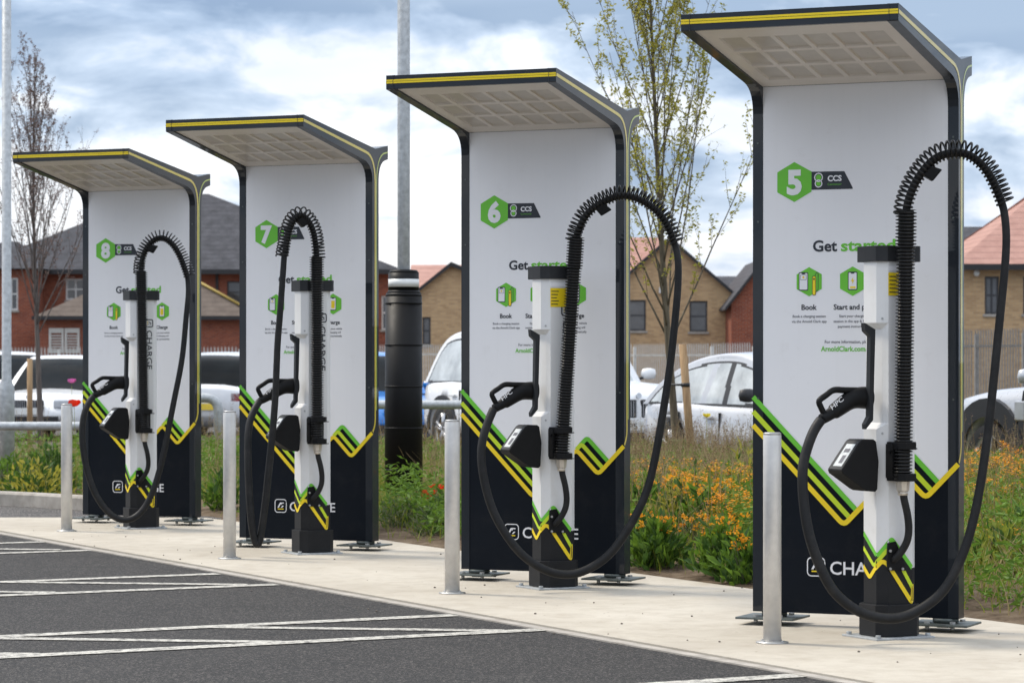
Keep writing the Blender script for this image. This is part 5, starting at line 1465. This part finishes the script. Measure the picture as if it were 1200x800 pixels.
    # mirrors, handles, door lines
    for sg in (-1,1):
        m=MB(); xm=hl-1.65 if kind!='coupe' else hl-1.30
        m.lathe([(.02,-.07),(.085,-.055),(.10,.0),(.085,.06),(.03,.075)],12,(0,0,0))
        m.v=[(xm+v[0]*.75,sg*(w+.10)+v[1]*1.15,belt+.10+v[2]*1.05) for v in m.v]
        m.build('mirror',paint if kind!='coupe' else M['cartrim'],t)
        m=MB(); m.tube([(xm,sg*(w*.88),belt+.02),(xm,sg*(w+.06),belt+.06)],.02,6); m.build('mirror_arm',M['cartrim'],t)
        for xh in (-.35,-1.25):
            m=MB(); m.box(xh,xh+.17,min(sg*w*.985,sg*(w+.03)),max(sg*w*.985,sg*(w+.03)),belt*.80,belt*.80+.03); m.build('door_handle',paint,t,bevel=.008)
        for xd in (.95,-.05,-.98):
          dl=MB(); dl.box(xd,xd+.008,min(sg*w*.94,sg*(w+.0015)),max(sg*w*.94,sg*(w+.0015)),gc+.15,belt*.88)
          dl.build('door_gap',M['cartrim'],t)
    # front: lamps, grille, plate
    zf=belt*.68
    for sg in (-1,1):
        m=MB(); m.box(hl-.20,hl-.035,min(sg*w*.48,sg*w*.83),max(sg*w*.48,sg*w*.83),zf-.02,zf+.13); m.build('headlight',M['lamp'],t,bevel=.03)
        m=MB(); m.box(-hl+.0,-hl+.10,min(sg*w*.52,sg*w*.80),max(sg*w*.52,sg*w*.80),belt*.70,belt*.90); m.build('tail_light',M['redlamp'],t,bevel=.02)
        m=MB(); m.box(hl-.06,hl+.012,min(sg*.03,sg*.27),max(sg*.03,sg*.27),zf-.12,zf+.12); g_=m.build('grille',M['cartrim'],t,bevel=.025)
        m=MB()
        for q in range(6): yy=sg*(.055+q*.037); m.box(hl+.010,hl+.022,yy-.004,yy+.004,zf-.10,zf+.10)
        m.build('grille_bar',M['rim'],g_)
    m=MB(); m.box(hl-.04,hl+.006,-w*.6,w*.6,.30,.42); m.build('lower_intake',M['cartrim'],t)
    m=MB(); m.cyl((hl-.03,0,zf+.165),(hl+.0,0,zf+.17),.04,n=16); m.build('badge',M['rim'],t)
    for (sg,x0) in ((1,hl),(-1,-hl)):
        pm_=M['platew'] if sg>0 else M['platey']; zz=.45 if sg>0 else belt*.55
        m=MB(); m.box(min(x0+sg*.006,x0+sg*.03),max(x0+sg*.006,x0+sg*.03),-.26,.26,zz,zz+.112); p_=m.build('number_plate',pm_,t)
        if plate and sg>0:
            m=MB(); put_text(m,plate,lambda u,z:(x0+sg*.032,u,zz+z),-.235,.017,width=.19,height=.078,bold=.01,align='l'); m.build('plate_lettering',M['ink'],p_)
    return t
nrm=lambda a:(a[0]/math.hypot(*a),a[1]/math.hypot(*a))
# white SUV behind sign 6, front towards the camera
h_=nrm((.45,-.89)); fc=Vector((gx(749,37.7),37.7)); ctr=fc-Vector(h_)*2.4
car('parked_car',(ctr.x,ctr.y),h_,M['carwhite'],'white off road car facing the camera behind sign 6, its grille showing to the right',4.8,1.95,1.73,'suv','PP5',sideglass=M['carglass_sky_painted'])
# white saloon
h2=nrm((.45,-.89)); rc=Vector((gx(755,34.6),34.6)); ctr=rc+Vector(h2)*2.0+Vector((h2[1]*-1,h2[0]))*.9-Vector((.14,0))
car('parked_car',(ctr.x,ctr.y),h2,M['carsilver'],'pale silver saloon parked between the staked tree and sign 5',4.1,1.75,1.40,'coupe',sideglass=M['carglass_sky_painted'])
# right off-roader, nose pointing away
h3=nrm((-.45,.89)); wc=Vector((gx(1157,28.6),28.6)); w3=.95
lft=Vector((-h3[1],h3[0]))  # car's left side
ctr=wc-Vector(h3)*(2.3-.86)-lft*w3
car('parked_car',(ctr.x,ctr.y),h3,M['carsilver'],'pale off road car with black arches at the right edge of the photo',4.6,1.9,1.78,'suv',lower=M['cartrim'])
# left saloon
car('parked_car',(gx(62,49),50.5),nrm((-.15,-1)),M['carwhite'],'white car with dark windscreen behind the bare young tree',4.3,1.75,1.36,'hatch')
car('parked_car',(gx(8,58),58),nrm((.5,-.86)),M['carwhite'],'white car mostly hidden at the left edge beyond the lamp column',4.3,1.8,1.44,'hatch')
car('parked_car',(gx(254,51),53),nrm((.10,1)),M['carwhite'],'white hatchback seen from behind between signs 8 and 7',4.2,1.75,1.42,'hatch')
car('parked_car',(gx(418,43),44),nrm((.35,-.94)),M['carblue'],'bright blue car glimpsed between sign 7 and the black sleeved column',4.1,1.75,1.40,'hatch')

# ------------------------------------------------------------------ sky and light
w=bpy.data.worlds.new('World'); scene.world=w; w.use_nodes=True; nt=w.node_tree
bg=nt.nodes['Background']; bg.inputs[1].default_value=.10
EL,AZ=math.radians(52),math.radians(-62)      # azimuth measured from +Y towards +X
sky=nt.nodes.new('ShaderNodeTexSky'); sky.sky_type='NISHITA'; sky.sun_disc=False; sky.sun_elevation=EL; sky.sun_rotation=AZ; sky.air_density=1; sky.dust_density=1.5
tc=nt.nodes.new('ShaderNodeTexCoord'); 
def wn(scale,mscale,loc=(0,0,0),detail=7,rough=.55,dist=0):
    mp=nt.nodes.new('ShaderNodeMapping'); mp.inputs['Scale'].default_value=mscale; mp.inputs['Location'].default_value=loc; nt.links.new(tc.outputs['Generated'],mp.inputs['Vector'])
    x=nt.nodes.new('ShaderNodeTexNoise'); x.inputs['Scale'].default_value=scale; x.inputs['Detail'].default_value=detail; x.inputs['Roughness'].default_value=rough; x.inputs['Distortion'].default_value=dist
    nt.links.new(mp.outputs[0],x.inputs['Vector']); return x.outputs['Fac']
def wr(f,stops):
    r=nt.nodes.new('ShaderNodeValToRGB'); e=r.color_ramp.elements
    while len(e)<len(stops): e.new(.5)
    for i,(p,c) in enumerate(stops): e[i].position=p; e[i].color=(*c,1)
    nt.links.new(f,r.inputs[0]); return r.outputs[0]
def wm(fac,a,b,mode='MIX'):
    x=nt.nodes.new('ShaderNodeMix'); x.data_type='RGBA'; x.blend_type=mode
    for s_,v in ((x.inputs[0],fac),(x.inputs[6],a),(x.inputs[7],b)):
        if isinstance(v,(int,float)): s_.default_value=v
        elif isinstance(v,tuple): s_.default_value=(*v,1)
        else: nt.links.new(v,s_)
    return x.outputs[2]
sx=nt.nodes.new('ShaderNodeSeparateXYZ'); nt.links.new(tc.outputs['Generated'],sx.inputs[0])
n1=wn(1,(13,13,36),(3.1,0,.7),8,.56,.35); n2=wn(1,(5,5,20),(1.7,5,0),5,.5,.3)
zr=wr(sx.outputs[2],[(.078,(0,0,0)),(.122,(.19,.19,.19)),(.2,(.08,.08,.08)),(.4,(0,0,0))])
sb=nt.nodes.new('ShaderNodeMath'); sb.operation='SUBTRACT'; nt.links.new(n1,sb.inputs[0]); nt.links.new(zr,sb.inputs[1])
cl=wr(sb.outputs[0],[(.32,(2.9,3.8,5.2)),(.43,(5.2,6.1,7.4)),(.52,(9.0,9.0,9.2))])
cl2=wr(n2,[(.35,(.72,.78,.86)),(.60,(1.05,1.04,1.03))])
c=wm(1.0,cl,cl2,'MULTIPLY')
# brighter overhead, as under real broken cloud
mr=nt.nodes.new('ShaderNodeMapRange'); mr.inputs['From Min'].default_value=.12; mr.inputs['From Max'].default_value=.9; mr.inputs['To Min'].default_value=1.0; mr.inputs['To Max'].default_value=1.7
nt.links.new(sx.outputs[2],mr.inputs['Value'])
cb_=nt.nodes.new('ShaderNodeCombineColor'); 
for i in range(3): nt.links.new(mr.outputs[0],cb_.inputs[i])
c=wm(1.0,c,cb_.outputs[0],'MULTIPLY')
fin=wm(.86,sky.outputs[0],c)
nt.links.new(fin,bg.inputs[0])
sun=bpy.data.lights.new('sun','SUN'); so=bpy.data.objects.new('sun',sun); C.objects.link(so); sun.energy=2.2; sun.angle=math.radians(11); sun.color=(1,.92,.80)
dv=Vector((math.sin(AZ)*math.cos(EL),math.cos(AZ)*math.cos(EL),math.sin(EL))); so.rotation_euler=dv.to_track_quat('Z','Y').to_euler(); so.location=(0,0,30)
vs_=scene.view_settings; vs_.view_transform='Standard'; vs_.look='None'; vs_.exposure=.52; vs_.gamma=1; vs_.use_curve_mapping=False
scene.render.engine='CYCLES'; scene.render.resolution_x=1024; scene.render.resolution_y=682
scene.cycles.max_bounces=6; scene.cycles.use_denoising=True
